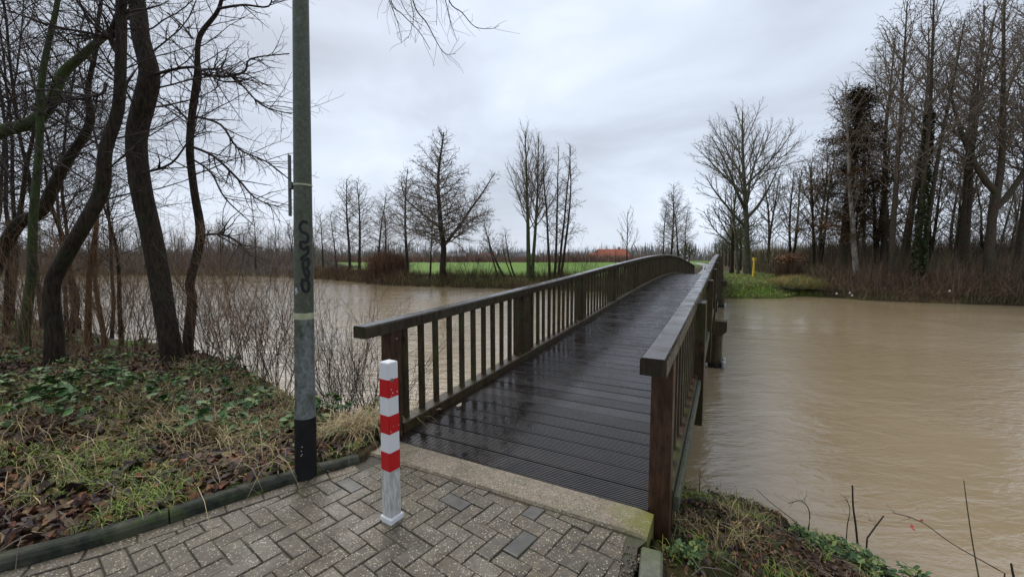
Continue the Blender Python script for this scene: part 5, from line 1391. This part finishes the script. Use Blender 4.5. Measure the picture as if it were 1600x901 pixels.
for k, (px_, Y_, sc_) in enumerate([(15, 7.6, .9), (55, 7.2, .8), (70, 8.2, 1.0), (100, 6.6, .6), (125, 7.4, .8), (160, 7.6, .9), (215, 7.8, .8), (300, 7.4, .7), (335, 7.6, .8), (440, 6.0, .7), (515, 5.4, .6), (20, 6.4, .6), (250, 8.2, 1.0), (370, 7.2, .9), (400, 6.8, .95), (45, 9.2, 1.2), (185, 8.6, 1.0)]):
    x = (px_ - 800) / F * Y_; link('tan_shrub', tsh[k % 3], None, None, 'tan leafless twiggy shrub ' + tl_[k], 'shrub', 'tan bare shrubs along the near left bank', None, (x, Y_, hz(x, Y_)), (0, 0, k * 2.2)).scale = (sc_, sc_, sc_ * 1.3)
# small shrub stems in front of the far field
for k, (px_, Y_) in enumerate([(655, 37.6), (705, 37.4), (735, 37.0), (760, 37), (852, 35.2), (885, 35), (905, 34), (575, 42), (530, 47.5), (925, 33.5)]):
    x = (px_ - 800) / F * Y_; link('bare_shrub', bsh[k % 4], None, None, 'thin leafless shrub on the edge of the far bank before the green field', 'shrub', 'thin shrubs on the edge of the far bank', None, (x, Y_, hz(x, Y_)), (0, 0, k * 1.3)).scale = (1.5 + .35 * (k % 3),) * 3

# ------------------------------------------------------------------ ground cover close by
rs = np.random.RandomState(17)
def leaves_np(P_, size, cols, seed, curl=0.35, tiltm=0.35):
    rs = np.random.RandomState(seed); n_ = len(P_); a = rs.rand(n_) * 2 * pi
    u = np.stack([np.cos(a), np.sin(a), rs.normal(0, tiltm, n_)], 1); u /= np.linalg.norm(u, axis=1, keepdims=True)
    w_ = np.stack([-np.sin(a), np.cos(a), rs.normal(0, tiltm, n_)], 1); w_ /= np.linalg.norm(w_, axis=1, keepdims=True)
    nn = np.cross(u, w_); L = size * (0.5 + rs.rand(n_)); Wd = L * (0.5 + 0.3 * rs.rand(n_)); cu = curl * rs.normal(0.3, 0.8, n_) * L
    prof = [(-0.5, 0.0, 0), (-0.25, .8, .5), (0.1, 1.0, .6), (0.5, .0, 0), (0.1, -1.0, .6), (-0.25, -.8, .5), (-0.1, 0, 0.0)]
    V = []
    for x_, y_, c_ in prof: V.append(P_ + u * (L * x_)[:, None] + w_ * (Wd * .5 * y_)[:, None] + nn * (cu * c_)[:, None])
    V = np.stack(V, 1).reshape(-1, 3); i0 = np.arange(n_)[:, None] * 7
    Q = np.concatenate([i0 + np.array([0, 6, 2, 1]), i0 + np.array([6, 3, 3, 2])[:4] * 1, i0 + np.array([0, 5, 4, 6])])
    Q2 = np.concatenate([i0 + np.array([6, 3, 2]), i0 + np.array([6, 4, 3])])
    Q = np.concatenate([i0 + np.array([0, 6, 2, 1]), i0 + np.array([0, 5, 4, 6])])
    c = np.array(cols)[rs.randint(0, len(cols), n_)] * (0.6 + 0.8 * rs.rand(n_))[:, None]
    C = np.repeat(np.concatenate([c, np.ones((n_, 1))], 1), 7, axis=0)
    return V, Q, Q2, C
def leaf_obj(name, lst, mat, **kw):
    Vs, Qs, Ts, Cs, o = [], [], [], [], 0
    for v_, q_, t_, c_ in lst: Vs.append(v_); Qs.append(q_ + o); Ts.append(t_ + o); Cs.append(c_); o += len(v_)
    me = np_mesh(name, np.vstack(Vs), np.vstack(Qs), np.vstack(Ts), False, {'col': np.vstack(Cs)})
    return link(name, me, mat, **kw)
def scatter_left(rs, n_, y1=8.2):
    """points over the verge left of the kerb, denser near the camera"""
    Y_ = 1.2 + (y1 - 1.2) * rs.rand(n_) ** 1.1; px_ = np.where(rs.rand(n_) < .16, rs.uniform(-520, -60, n_), rs.uniform(-60, 640, n_)); X_ = (px_ - 800) / F * (Y_ * .997 + .12)
    dp = seg_dist(X_, Y_, PAVE, np.roll(PAVE, -1, 0)); ok = ~inside(X_, Y_, PAVE) & (dp > 0.10) & ~inside(X_, Y_, WP) & (X_ < -0.95)
    return X_[ok], Y_[ok]
def scatter_right(rs, n_):
    X_ = rs.uniform(0.72, 3.6, n_); Y_ = rs.uniform(1.0, 4.9, n_); s_ = (X_ - OX) * ST + (Y_ - OY) * CT; tt = (X_ - OX) * CT - (Y_ - OY) * ST
    ok = ~inside(X_, Y_, PAVE) & ~inside(X_, Y_, WP) & ~((s_ > -0.35) & (tt < 2.2)) & (X_ > 0.80 + (Y_ - 2.1) * .38)
    return X_[ok], Y_[ok]
LC = [tuple(1.35 * v_ for v_ in c_) for c_ in [(0.040, 0.022, 0.018), (0.06, 0.034, 0.026), (0.085, 0.05, 0.038), (0.13, 0.045, 0.025), (0.06, 0.045, 0.045), (0.10, 0.07, 0.042), (0.035, 0.025, 0.02), (0.16, 0.11, 0.06), (0.07, 0.05, 0.045), (0.17, 0.075, 0.035), (0.14, 0.08, 0.045)]]
X_, Y_ = scatter_left(rs, 21000); lp_ = onground(X_, Y_, 0.012) + np.stack([0 * X_, 0 * X_, rs.rand(len(X_)) * .02], 1)
X2, Y2 = scatter_right(rs, 12000); rp_ = onground(X2, Y2, 0.010)
leaf_obj('leaf_litter', [leaves_np(lp_, 0.062, LC, 1, .55, .55), leaves_np(rp_, 0.032, LC, 2, .7, .8)], M['leaf'], kind='stuff', label='wet brown leaf litter covering the verge and the muddy bank', cat='leaf litter')
rsr = np.random.RandomState(5); pr_ = np.stack([rsr.normal(0, .55, 420), rsr.normal(0, .5, 420), 1.75 + rsr.normal(0, .22, 420) - .12 * rsr.rand(420)], 1)
v_, q_, t_, c_ = leaves_np(pr_, 0.15, [(0.22, 0.095, 0.05), (0.16, 0.07, 0.04), (0.25, 0.13, 0.07)], 6, .4, .7)
me = np_mesh('leaves', v_, q_, t_, False, {'col': c_}); link('leaves', me, M['leaf'], rb_)
# large single fallen leaves close to the kerb
R.seed(55)
for k in range(26):
    px_, py_ = R.uniform(20, 440), R.uniform(700, 800)
    x, y = P2Z(px_, py_, 0.04)[:2]
    dd = seg_dist(np.array([x]), np.array([y]), PAVE, np.roll(PAVE, -1, 0))[0]
    if inside(np.array([x]), np.array([y]), PAVE)[0] or dd < 0.14: continue
    red = (k % 4 == 0)
    v_, q_, t_, c_ = leaves_np(np.array([[0, 0, 0.0]]), 0.115, [(0.20, 0.055, 0.028)] if red else [(0.045, 0.030, 0.028)], 500 + k, 0.5, 0.2)
    me = np_mesh('fallen_leaf', v_, q_, t_, False, {'col': c_})
    link('fallen_leaf', me, M['leaf'], label='leaf', cat='leaf', group='large %s fallen leaves on the verge' % ('rust-red' if red else 'dark'), loc=(x, y, hz(x, y) + 0.035))
for col_, word in (('rust-red', 'rust-red'), ('dark', 'dark purple-brown')):
    ls_ = sorted([o_ for o_ in scn.objects if o_.get('group') == 'large %s fallen leaves on the verge' % col_], key=lambda o_: o_.location.x / o_.location.y)
    for i_, o_ in enumerate(ls_):
        o_['label'] = 'large %s fallen leaf on the verge, %s' % (word, 'leftmost of its kind' if i_ == 0 else ('rightmost of its kind' if i_ == len(ls_) - 1 else ['', 'second', 'third', 'fourth', 'fifth', 'sixth', 'seventh', 'eighth', 'ninth', 'tenth', 'eleventh', 'twelfth', 'thirteenth', 'fourteenth', 'fifteenth', 'sixteenth', 'seventeenth', 'eighteenth', 'nineteenth'][min(i_, 18)] + ' of its kind from the left'))
def blades(n_, P_, L0, w_, cols, seed, lean=0.7, flop=0.5):
    rs = np.random.RandomState(seed); n_ = len(P_); a = rs.rand(n_) * 2 * pi; L = L0 * (0.4 + 0.9 * rs.rand(n_)); le = lean * (0.3 + rs.rand(n_))
    h = np.stack([np.cos(a), np.sin(a), 0 * a], 1); s_ = np.stack([-np.sin(a), np.cos(a), 0 * a], 1); z_ = np.array([[0, 0, 1.0]])
    p0 = P_; p1 = P_ + (h * (le * .45)[:, None] + z_ * 0.5) * L[:, None]; p2 = P_ + (h * (le * 1.1)[:, None] + z_ * (0.85 - flop * le * .5)[:, None]) * L[:, None]; p3 = P_ + (h * (le * 1.75)[:, None] + z_ * (0.95 - flop * le * 1.4)[:, None]) * L[:, None]
    ww = w_ * (0.6 + .8 * rs.rand(n_))[:, None]
    V = np.stack([p0 - s_ * ww, p0 + s_ * ww, p1 - s_ * ww, p1 + s_ * ww, p2 - s_ * ww * .7, p2 + s_ * ww * .7, p3 - s_ * ww * .12, p3 + s_ * ww * .12], 1).reshape(-1, 3)
    i0 = np.arange(n_)[:, None] * 8; Q = np.concatenate([i0 + np.array([0, 1, 3, 2]), i0 + np.array([2, 3, 5, 4]), i0 + np.array([4, 5, 7, 6])])
    c = np.array(cols)[rs.randint(0, len(cols), n_)] * (0.65 + 0.7 * rs.rand(n_))[:, None]
    return V, Q, np.repeat(np.concatenate([c, np.ones((n_, 1))], 1), 8, axis=0)
def thin(X_, Y_, f, thr, seed, width=0.15):
    k = vnoise(X_, Y_, f, seed); p = np.clip((k - thr) / width, 0, 1); return np.random.RandomState(seed).rand(len(X_)) < p
GC = [(0.11, 0.18, 0.018), (0.16, 0.24, 0.03), (0.09, 0.13, 0.02), (0.26, 0.26, 0.05)]
SC = [(0.34, 0.25, 0.11), (0.26, 0.18, 0.08), (0.42, 0.33, 0.16), (0.20, 0.13, 0.06), (0.28, 0.25, 0.09)]
X_, Y_ = scatter_left(rs, 70000, 6.5); dk_ = seg_dist(X_, Y_, PAVE, np.roll(PAVE, -1, 0)); m_ = thin(X_, Y_, 2.6, 0.42, 21, .3) & (rs.rand(len(X_)) < np.where(dk_ < 1.5, .95, .55) * (1 - .5 * (vnoise(X_, Y_, 1.1, 55) > .55))); g1_ = onground(X_[m_], Y_[m_], -0.005)
X2, Y2 = scatter_right(rs, 16000); m_ = thin(X2, Y2, 3.4, 0.60, 22); g2_ = onground(X2[m_], Y2[m_], -0.005)
# green fringe on the grassy bank beyond the bridge
u_ = rs.uniform(0, 1, 15000); px_ = rs.uniform(1120, 1290, 15000); Yb = rs.uniform(26.5, 44, 15000); Xb = (px_ - 800) / F * Yb; okb = ~inside(Xb, Yb, WP); tb = (Xb - OX) * CT - (Yb - OY) * ST; okb &= tb > 2.6
g3_ = onground(Xb[okb], Yb[okb], -0.01)
X4, Y4 = [], []
mass_obj('grass', [blades(0, g1_, 0.095, 0.0022, GC, 1), blades(0, g2_, 0.075, 0.0022, GC, 2), blades(0, g3_, 0.22, 0.012, GC + [(0.22, 0.20, 0.07)], 3)], M['blade'], 'patches of short green grass on the verge and on the banks', 'grass')
X_, Y_ = scatter_left(rs, 60000); dpv = np.exp(-(((X_ + 2.6) / 1.3) ** 2 + ((Y_ - 4.4) / 1.5) ** 2)); m_ = rs.rand(len(X_)) < np.clip((vnoise(X_, Y_, 1.5, 31) - .42) * 2.6, 0, 1) * (0.17 + 0.45 * dpv) * np.where(seg_dist(X_, Y_, PAVE, np.roll(PAVE, -1, 0)) > .3, 1, .1); s1_ = onground(X_[m_], Y_[m_], -0.005)
X2, Y2 = scatter_right(rs, 9000); m_ = thin(X2, Y2, 2.2, 0.60, 32); s2_ = onground(X2[m_], Y2[m_], -0.005)
cx_, cy_ = P2Z(578, 668, -.1)[:2]; a_ = rs.rand(1300) * 6.28; r_ = 0.45 * np.sqrt(rs.rand(1300)); Xc = cx_ + r_ * np.cos(a_); Yc = cy_ + r_ * np.sin(a_); okc = (~inside(Xc, Yc, PAVE)) & (((Xc - OX) * CT - (Yc - OY) * ST) < -0.22); s3_ = onground(Xc[okc], Yc[okc], -.01)
mass_obj('dead_grass', [blades(0, s1_, 0.24, 0.0020, SC, 4, 1.0, .6), blades(0, s2_, 0.13, 0.0018, SC, 5, 1.0, .6), blades(0, s3_, 0.26, 0.0022, SC, 6, .9, .6)], M['blade'], 'straw-coloured dead grass and stalks matted over the verge', 'dead grass')
# fallen twigs on the ground
R.seed(66); tw = []
for k in range(650):
    if k < 520: a, b_ = scatter_left(np.random.RandomState(k), 3)
    else: a, b_ = scatter_right(np.random.RandomState(k), 5)
    if len(a) == 0: continue
    x, y = a[0], b_[0]; an = R.uniform(0, 6.28); L = R.uniform(.12, .6); pts = []; 
    for i in range(4):
        xx, yy = x + cos(an) * L * i / 3, y + sin(an) * L * i / 3; an += R.gauss(0, .15); pts.append((xx, yy, hz(xx, yy) + .018 + R.uniform(0, .05)))
    tw.append((pts, [R.uniform(.0015, .005)] * 4))
me = tube_mesh('fallen_twigs', [(tw, 4)], M['twig_brown']); link('fallen_twigs', me, None, label='thin fallen twigs strewn over the leafy verge and bank', cat='twigs', kind='stuff')

# bramble plants: arching stems with green leaflets
R.seed(400)
def bramble(seed, nst=7, spread=0.55, hgt=0.45, leafn=10, ls=0.052):
    R.seed(seed); st_, lv = [], []
    for k in range(nst):
        a_ = R.uniform(0, 6.28); pts = [(0, 0, -.03)]; L = R.uniform(.6, 1.2) * spread; hh = R.uniform(.5, 1.1) * hgt
        for i in range(1, 9):
            u = i / 8; pts.append((cos(a_) * L * u + R.gauss(0, .012), sin(a_) * L * u + R.gauss(0, .012), hh * sin(pi * u * 0.86) + .01))
        st_.append((pts, [.0035 * (1 - .07 * i) for i in range(9)]))
        for i in range(leafn):
            f = R.uniform(.2, 1.0); p, d, _ = along(pts, [1] * 9, f)
            for j in range(R.choice((3, 3, 5))):
                lv.append((p[0] + R.gauss(0, .028), p[1] + R.gauss(0, .028), p[2] + R.uniform(0, .03)))
    sm = tube_mesh('bramble_stems', [(st_, 4)], M['twig_red'])
    v_, q_, t_, c_ = leaves_np(np.array(lv), ls, [(0.050, 0.115, 0.030), (0.075, 0.15, 0.040), (0.045, 0.09, 0.03), (0.15, 0.19, 0.05)], seed, .3, .45)
    lm = np_mesh('bramble_leaves', v_, q_, t_, False, {'col': c_}); lm.materials.append(M['bramble'])
    return sm, lm
brs = [bramble(s_, 7, .60, .26, 6, .066) for s_ in (1, 2, 3)]
blb = [(60, 700, 'at the left edge of the verge, lowest in the photo'), (20, 665, 'at the far left edge, broad and leafy'), (100, 655, 'left of centre of the verge, right of the broad leafy one'), (150, 600, 'right of the second dark trunk foot'), (215, 610, 'midway between the two largest trunks'),
       (290, 600, 'at the foot of the thickest trunk on its right'), (320, 640, 'in the dead grass right below the thickest trunk'), (365, 620, 'below the slender tree towards the pole'), (180, 565, 'tall by the water between the two largest trunks'), (235, 530, 'against the left side of the thickest trunk'),
       (60, 600, 'in front of the second dark trunk'), (10, 590, 'at the left edge under the slanting trunk'), (420, 690, 'close left of the black pole sleeve'), (350, 560, 'by the water behind the slender tree'), (500, 700, 'in the corner between pole and kerb end'), (250, 700, 'small and low in the middle of the verge'), (120, 530, 'by the rusty saplings'), (560, 640, 'behind the bollard by the railing'),
       (130, 640, 'left of the dead grass patch in the verge'), (40, 640, 'at the left, behind the lowest one'), (380, 660, 'in the right half of the verge before the pole'), (455, 655, 'just left of the grey part of the pole'), (270, 650, 'small, in the dead grass in the middle of the verge'), (330, 585, 'right of the foot of the thickest trunk')]
for k, (px_, py_, lb) in enumerate(blb):
    x, y = P2Z(px_, py_, -.12)[:2]
    if inside(np.array([x]), np.array([y]), WP)[0]: y -= 1.2
    t_ = thing('bramble_plant', 'green leafy bramble plant ' + lb, 'bramble', 'green bramble plants on the left verge', (x, y, hz(x, y)), k * 1.7, (0.8 if y > 5 else 1.15) if k not in (12, 14, 15, 6, 12) else .45)
    link('stems', brs[k % 3][0], None, t_); link('leaves', brs[k % 3][1], None, t_)
# herbs and stalks on the right bank
R.seed(401); hb = bramble(9, 9, .20, .13, 6, .044)
for p_ in hb[1].materials: pass
hl = hb[1]; 
for k, (px_, py_, sc_, lb) in enumerate([(1290, 850, .9, 'bright green leafy herb in the middle of the right bank near the water'), (1340, 862, 1.0, 'leafy green herb below the dark upright stick on the right bank'), (1250, 830, .6, 'small green herb at the water edge of the right bank'), (1370, 885, .9, 'green herb at the lower right end of the muddy bank'), (1450, 880, 1.1, 'dark green leafy herb farthest right on the bank'), (1075, 890, .6, 'small moss-green herb close beside the right kerb')]):
    x, y = P2Z(px_, py_, -.75)[:2] if k != 5 else P2Z(px_, py_, -.2)[:2]
    t_ = thing('herb', lb, 'plant', None, (x, y, max(hz(x, y), ZW)), k * 1.3, sc_); link('stems', hb[0], None, t_); link('leaves', hb[1], None, t_)
def stalk(name, label, pix, Y_, mat, subs=0, seed=0):
    R.seed(seed); s_ = guided(pix, Y_); base = s_[0][0]; zg = hz(base[0], base[1]); pts = s_[0]
    if base[2] > zg: pts = [(base[0], base[1], zg - .05)] + pts; r = [s_[1][0]] + s_[1]
    else: r = s_[1]
    ob = [[], []]
    for k in range(subs):
        p, d, rr = along(pts, r, R.uniform(.4, .98)); sprout(ob, p, turn(d, radians(R.uniform(30, 60)), R.uniform(0, 6.28)), R.uniform(.05, .16), .0013, 1, dict(BUSH, max=1, rmin=.0009, seg=[4, 4, 3, 2]))
    o_ = (base[0], base[1], zg); sh = lambda L: [([(p[0] - o_[0], p[1] - o_[1], p[2] - o_[2]) for p in q_], r_) for q_, r_ in L]
    lay = [(sh([(pts, r)]), 6)] + ([(sh(ob[1]), 3)] if ob[1] else [])
    link(name, tube_mesh(name, lay, mat), None, None, label, 'stalk', None, None, o_)
stalk('dry_stick', 'straight dark stick standing upright at the water edge of the right bank', [(1340, 850, 4), (1337, 820, 4), (1333, 790, 3.4), (1332, 758, 3)], 3.6, M['twig_dark'], 0, 1)
stalk('dry_stalk', 'tall thin lone stalk standing over the water at lower right', [(1530, 905, 3), (1520, 850, 2.4), (1511, 790, 2), (1506, 750, 1.4)], 3.1, M['twig_green'], 0, 2)
stalk('dry_stalk', 'thin pale stalk slanting up left near the bridge side of the right bank', [(1265, 835, 2.5), (1240, 812, 2), (1205, 785, 1.8), (1182, 764, 1.4)], 3.8, M['twig_brown'], 1, 3)
stalk('dry_stalk', 'dead seed-headed stalk arching left on the right bank before the upright stick', [(1262, 835, 2.4), (1265, 800, 2), (1252, 782, 1.6), (1232, 786, 1.2)], 3.7, M['twig_dark'], 9, 4)
stalk('dry_stalk', 'curved seed-headed stalk just left of the upright stick', [(1322, 850, 2.2), (1324, 820, 1.9), (1328, 795, 1.5), (1320, 775, 1.2)], 3.55, M['twig_dark'], 8, 5)
stalk('dry_stick', 'short dark stick leaning right beside the upright stick', [(1355, 840, 3.4), (1368, 822, 3.2), (1381, 805, 2.8)], 3.5, M['twig_dark'], 2, 6)
stalk('dry_stalk', 'long thin stalk sloping down to the right across the lower right corner', [(1395, 800, 1.6), (1440, 815, 2), (1490, 850, 2.2), (1570, 895, 2.6)][::-1], 3.1, M['twig_red'], 3, 7)
for q_, (px_, py_) in enumerate([(1350, 815), (1358, 812), (1425, 822), (1433, 818), (1428, 826), (1440, 812)]):
    v_, qd, t_, c_ = leaves_np(np.array([[0, 0, 0.0]]), 0.030, [(0.30, 0.03, 0.025)], 700 + q_, .4, .5)
    me = np_mesh('red_leaf', v_, qd, t_, False, {'col': c_}); p = P2W(px_, py_, 3.1)
    me.materials.append(M['leaf']); pr_ = [o_ for o_ in scn.objects if o_.get('label', '').startswith('long thin stalk sloping')][0]
    link('red_leaf', me, None, pr_, loc=tuple(p[j] - pr_.location[j] for j in range(3)))
stalk('dry_stalk', 'short upright pale stalk at the edge of the bank beside the bridge', [(1093, 765, 2.2), (1094, 735, 1.2)], 4.2, M['twig_brown'], 0, 8)
stalk('dry_stick', 'dark stub of a stick at the lower right corner of the photo', [(1585, 905, 5), (1582, 892, 4.5), (1580, 880, 4)], 3.0, M['twig_dark'], 0, 9)

R.seed(810); gv = MB()
for k in range(260):
    u = R.uniform(0, 1.3); o_ = R.uniform(-0.10, -0.004); p = rk(u, o_, 0); r_ = R.uniform(.005, .015)
    pts = [Vector((R.gauss(0, 1), R.gauss(0, 1), R.gauss(0, .7))).normalized() * r_ for _ in range(0)]
    ring1 = [(p[0] + r_ * cos(a) * R.uniform(.7, 1.1), p[1] + r_ * sin(a) * R.uniform(.7, 1.1), -0.012) for a in (0, 1.25, 2.5, 3.8, 5.0)]
    ring2 = [((x_ + p[0]) / 2 + R.gauss(0, .001), (y_ + p[1]) / 2, -0.008 + r_ * .8) for x_, y_, z_ in ring1]
    gv.loft([ring1, ring2])
link('gravel', gv.mesh('gravel'), M['brick'], kind='stuff', label='loose gravel and grit between the bricks and the right hand kerb', cat='gravel')
for nm_, lb_, pix_, Y_ in (('fallen_branch', 'long thin dark branch lying level across the middle of the verge', [(75, 672, 3), (150, 672, 5), (240, 676, 4.5), (330, 690, 3)], 4.3),
                     ('fallen_branch', 'pale bare branch lying aslant in front of the leafy brambles', [(70, 672, 2), (110, 690, 4), (160, 708, 3.5), (200, 716, 2.5)], 3.7),
                     ('fallen_branch', 'short dark forked branch sticking up in the middle of the verge', [(155, 662, 5), (166, 640, 4), (182, 615, 3)], 4.5)):
    s_ = guided(pix_, Y_); pts = [(p[0], p[1], max(p[2], hz(p[0], p[1]) + .03)) for p in s_[0]]; bb_ = pts[0]
    ob = [[], []]
    for k in range(4): p, d, rr = along(pts, s_[1], R.uniform(.2, .9)); sprout(ob, p, turn(d, radians(R.uniform(30, 60)), R.uniform(0, 6.28)), R.uniform(.1, .3), .003, 1, dict(BUSH, max=1, rmin=.0015, seg=[4, 4, 3, 2]))
    sh = lambda L: [([(p[0] - bb_[0], p[1] - bb_[1], p[2] - bb_[2]) for p in q_], r__) for q_, r__ in L]
    link(nm_, tube_mesh(nm_, [(sh([(pts, s_[1])]), 6), (sh(ob[1]), 4)], M['twig_dark'] if 'dark' in lb_ else M['twig_tan']), None, None, lb_, 'branch', None, None, bb_)
for k, (px_, py_, lb_) in enumerate([(1307, 459, 'leftmost small white scrap of litter at the foot of the bramble thicket'), (1328, 458, 'upper of two small white scraps close together under the brambles'), (1331, 462, 'lower of two small white scraps close together under the brambles'), (1484, 455, 'lone white scrap of litter low in the right part of the thicket')]):
    Yk = 24.3 if k < 3 else 22.9; p = P2W(px_, py_, Yk); m2_ = MB(); R.seed(900 + k)
    r1_ = [(0.07 * cos(a) * R.uniform(.6, 1.2), 0.05 * sin(a) * R.uniform(.6, 1.2), R.uniform(-.03, .0)) for a in (0, 1, 2, 3, 4, 5)]; r2_ = [(x_ * .6, y_ * .6, .07 + R.uniform(0, .03)) for x_, y_, z_ in r1_]
    m2_.loft([r1_, r2_]); link('litter_scrap', m2_.mesh('litter_scrap'), M['house_pale'], None, lb_, 'litter', None, None, p)
for k, (px_, py_, lb_) in enumerate([(690, 636, 'small pale leaf on the deck beside the left edge beam, nearest'), (686, 643, 'small brown leaf on the deck beside the left edge beam'), (717, 634, 'tiny leaf on the deck a little right of the pale one')]):
    p = P2Z(px_, py_, .055); v_, qd, t_, c_ = leaves_np(np.array([[0, 0, 0.0]]), 0.055, [(0.38, 0.33, 0.25)] if k != 1 else [(0.2, 0.12, 0.07)], 720 + k, .4, .2)
    me = np_mesh('fallen_leaf', v_, qd, t_, False, {'col': c_}); link('fallen_leaf', me, M['leaf'], None, lb_, 'leaf', None, None, (p[0], p[1], .075))
# ivy on the thick double trunk
R.seed(950); tt_ = [o_ for o_ in scn.objects if o_.get('label', '').startswith('tallest dark tree')][0]; lv_ = []
for k in range(5200):
    z_ = R.uniform(0, 1) ** 1.3 * 10.5; a_ = R.uniform(0, 6.28); r_ = (.30 - .012 * z_) * R.uniform(.7, 1.35); lv_.append((0.03 * z_ * .5 * 0 + r_ * cos(a_) + .12, r_ * sin(a_), z_))
v_, qd, t_, c_ = leaves_np(np.array(lv_), 0.13, [(0.035, 0.055, 0.018), (0.05, 0.07, 0.025), (0.03, 0.04, 0.015)], 77, .3, .6)
me = np_mesh('ivy', v_, qd, t_, False, {'col': c_}); me.materials.append(M['bramble']); link('ivy', me, None, tt_)

# ------------------------------------------------------------------ markers, houses
yx, yy = (1177 - 800) / F * 36.5, 36.5; zg = hz(yx, yy)
t_ = thing('marker_post', 'slim yellow marker post with small box head on the grassy bank', 'marker post', None, (yx, yy, zg), .2)
t_.rotation_euler = (0, radians(2), .2)
b = MB(); b.cyl((0, 0, -.3), (0, 0, 1.5), .10, .09, 10); link('post', b.mesh('post'), M['yellow'], t_)
b = MB(); b.box((0, 0, 1.62), (.26, .2, .26)); b.box((0, 0, 1.77), (.30, .24, .04)); link('head', b.mesh('head', bevel=.01), M['yellow'], t_)
for (px_, Y_, lb, sc_) in ((1073, 52, 'black and white banded post left of the path beyond the bridge crest', 1.0), (1101, 46, 'short white marker post right of the path at the bridge end', .45)):
    x = (px_ - 800) / F * Y_; zz = hz(x, Y_)
    t_ = thing('banded_post', lb, 'post', None, (x, Y_, zz), 0.3)
    hh = 2.1 * sc_; n_ = 6 if sc_ == 1 else 2
    b = MB(); b.cyl((0, 0, -.2), (0, 0, hh), .085, .085, 10); link('post', b.mesh('post'), M['white'], t_)
    for k in range(0, n_, 2):
        b = MB(); b.cyl((0, 0, hh * (k + .5) / n_), (0, 0, hh * (k + 1.4) / n_), .089, .089, 10); link('black_band', b.mesh('black_band'), M['black'], t_)
def house(label, x, y, w_, d_, eave, ridge, rz, wall, roof, nwin=4, name='farmhouse'):
    t_ = thing(name, label, 'house', None, (x, y, hz(x, y) - .05), rz)
    b = MB(); prof = [(-d_ / 2, 0), (d_ / 2, 0), (d_ / 2, eave), (0, ridge - .12), (-d_ / 2, eave)]
    b.loft([[(-w_ / 2, p[0], p[1]) for p in prof], [(w_ / 2, p[0], p[1]) for p in prof]]); link('wall', b.mesh('wall'), wall, t_)
    b = MB(); o_ = .4; sl = (ridge - eave) / (d_ / 2)
    for sg in (-1, 1):
        pr = [(0, ridge), (sg * (d_ / 2 + o_), eave - sl * o_ + .12), (sg * (d_ / 2 + o_), eave - sl * o_ - .05), (0, ridge - .17)]
        b.loft([[(-w_ / 2 - .3, p[0], p[1]) for p in pr], [(w_ / 2 + .3, p[0], p[1]) for p in pr]])
    r_ = link('roof', b.mesh('roof'), roof, t_)
    b = MB(); b.box((w_ * .25, .6, ridge + .25), (.7, .7, 1.3)); link('chimney', b.mesh('chimney'), wall, r_)
    for k in range(nwin):
        xx = -w_ / 2 + w_ * (k + .5) / nwin; f_ = MB()
        if k == nwin // 2: f_.box((xx, -d_ / 2 - .03, 1.05), (1.1, .1, 2.1)); link('door', f_.mesh('door'), M['whiteframe'], t_); continue
        f_.box((xx, -d_ / 2 - .03, eave * .55), (1.3, .08, 1.3)); wo = link('window', f_.mesh('window'), M['whiteframe'], t_)
        for sg in (-1, 1):
            g_ = MB(); g_.box((xx + sg * .31, -d_ / 2 - .075, eave * .55), (.5, .03, 1.1)); link('pane', g_.mesh('pane'), M['glass'], wo)
    return t_
def hx_(px_, Y_): return (px_ - 800) / F * Y_
house('long low farmhouse with bright red tiled roof beyond the green field', hx_(956, 178), 178, 13, 8, 2.4, 5.6, .1, M['house_brick'], M['roof'], 6)
house('small red outbuilding left of the long farmhouse', hx_(931, 176), 176, 5.5, 5, 2.0, 3.9, .0, M['roof'], M['roof'], 2, 'outbuilding')
house('red roofed house far off between the large alder and the brown bush', hx_(655, 300), 300, 12, 8, 2.4, 5.4, .2, M['house_brick'], M['roof_hazy'], 4)
house('pale walled barn far off just right of the large alder trunk', hx_(713, 270), 270, 13, 8, 2.8, 4.8, -.1, M['house_pale'], M['roof_grey'], 4, 'barn')
house('grey roofed house far off left of the twin trunks', hx_(808, 290), 290, 12, 8, 3.0, 6.0, .15, M['house_pale'], M['roof_grey'], 4)
house('brick house far off between the grey roofed house and the pale barn', hx_(762, 310), 310, 12, 8, 2.6, 5.6, -.2, M['house_brick'], M['roof_hazy'], 4)
house('brown-roofed house far off at the left end of the far bank trees', hx_(600, 320), 320, 12, 8, 2.6, 5.6, -.2, M['house_brick'], M['roof_hazy'], 4)
print('objects', len(scn.objects), 'tris', sum(sum(len(p.vertices) - 2 for p in m_.polygons) if len(m_.polygons) < 2000 else int(len(m_.loops) * .5) for m_ in bpy.data.meshes))
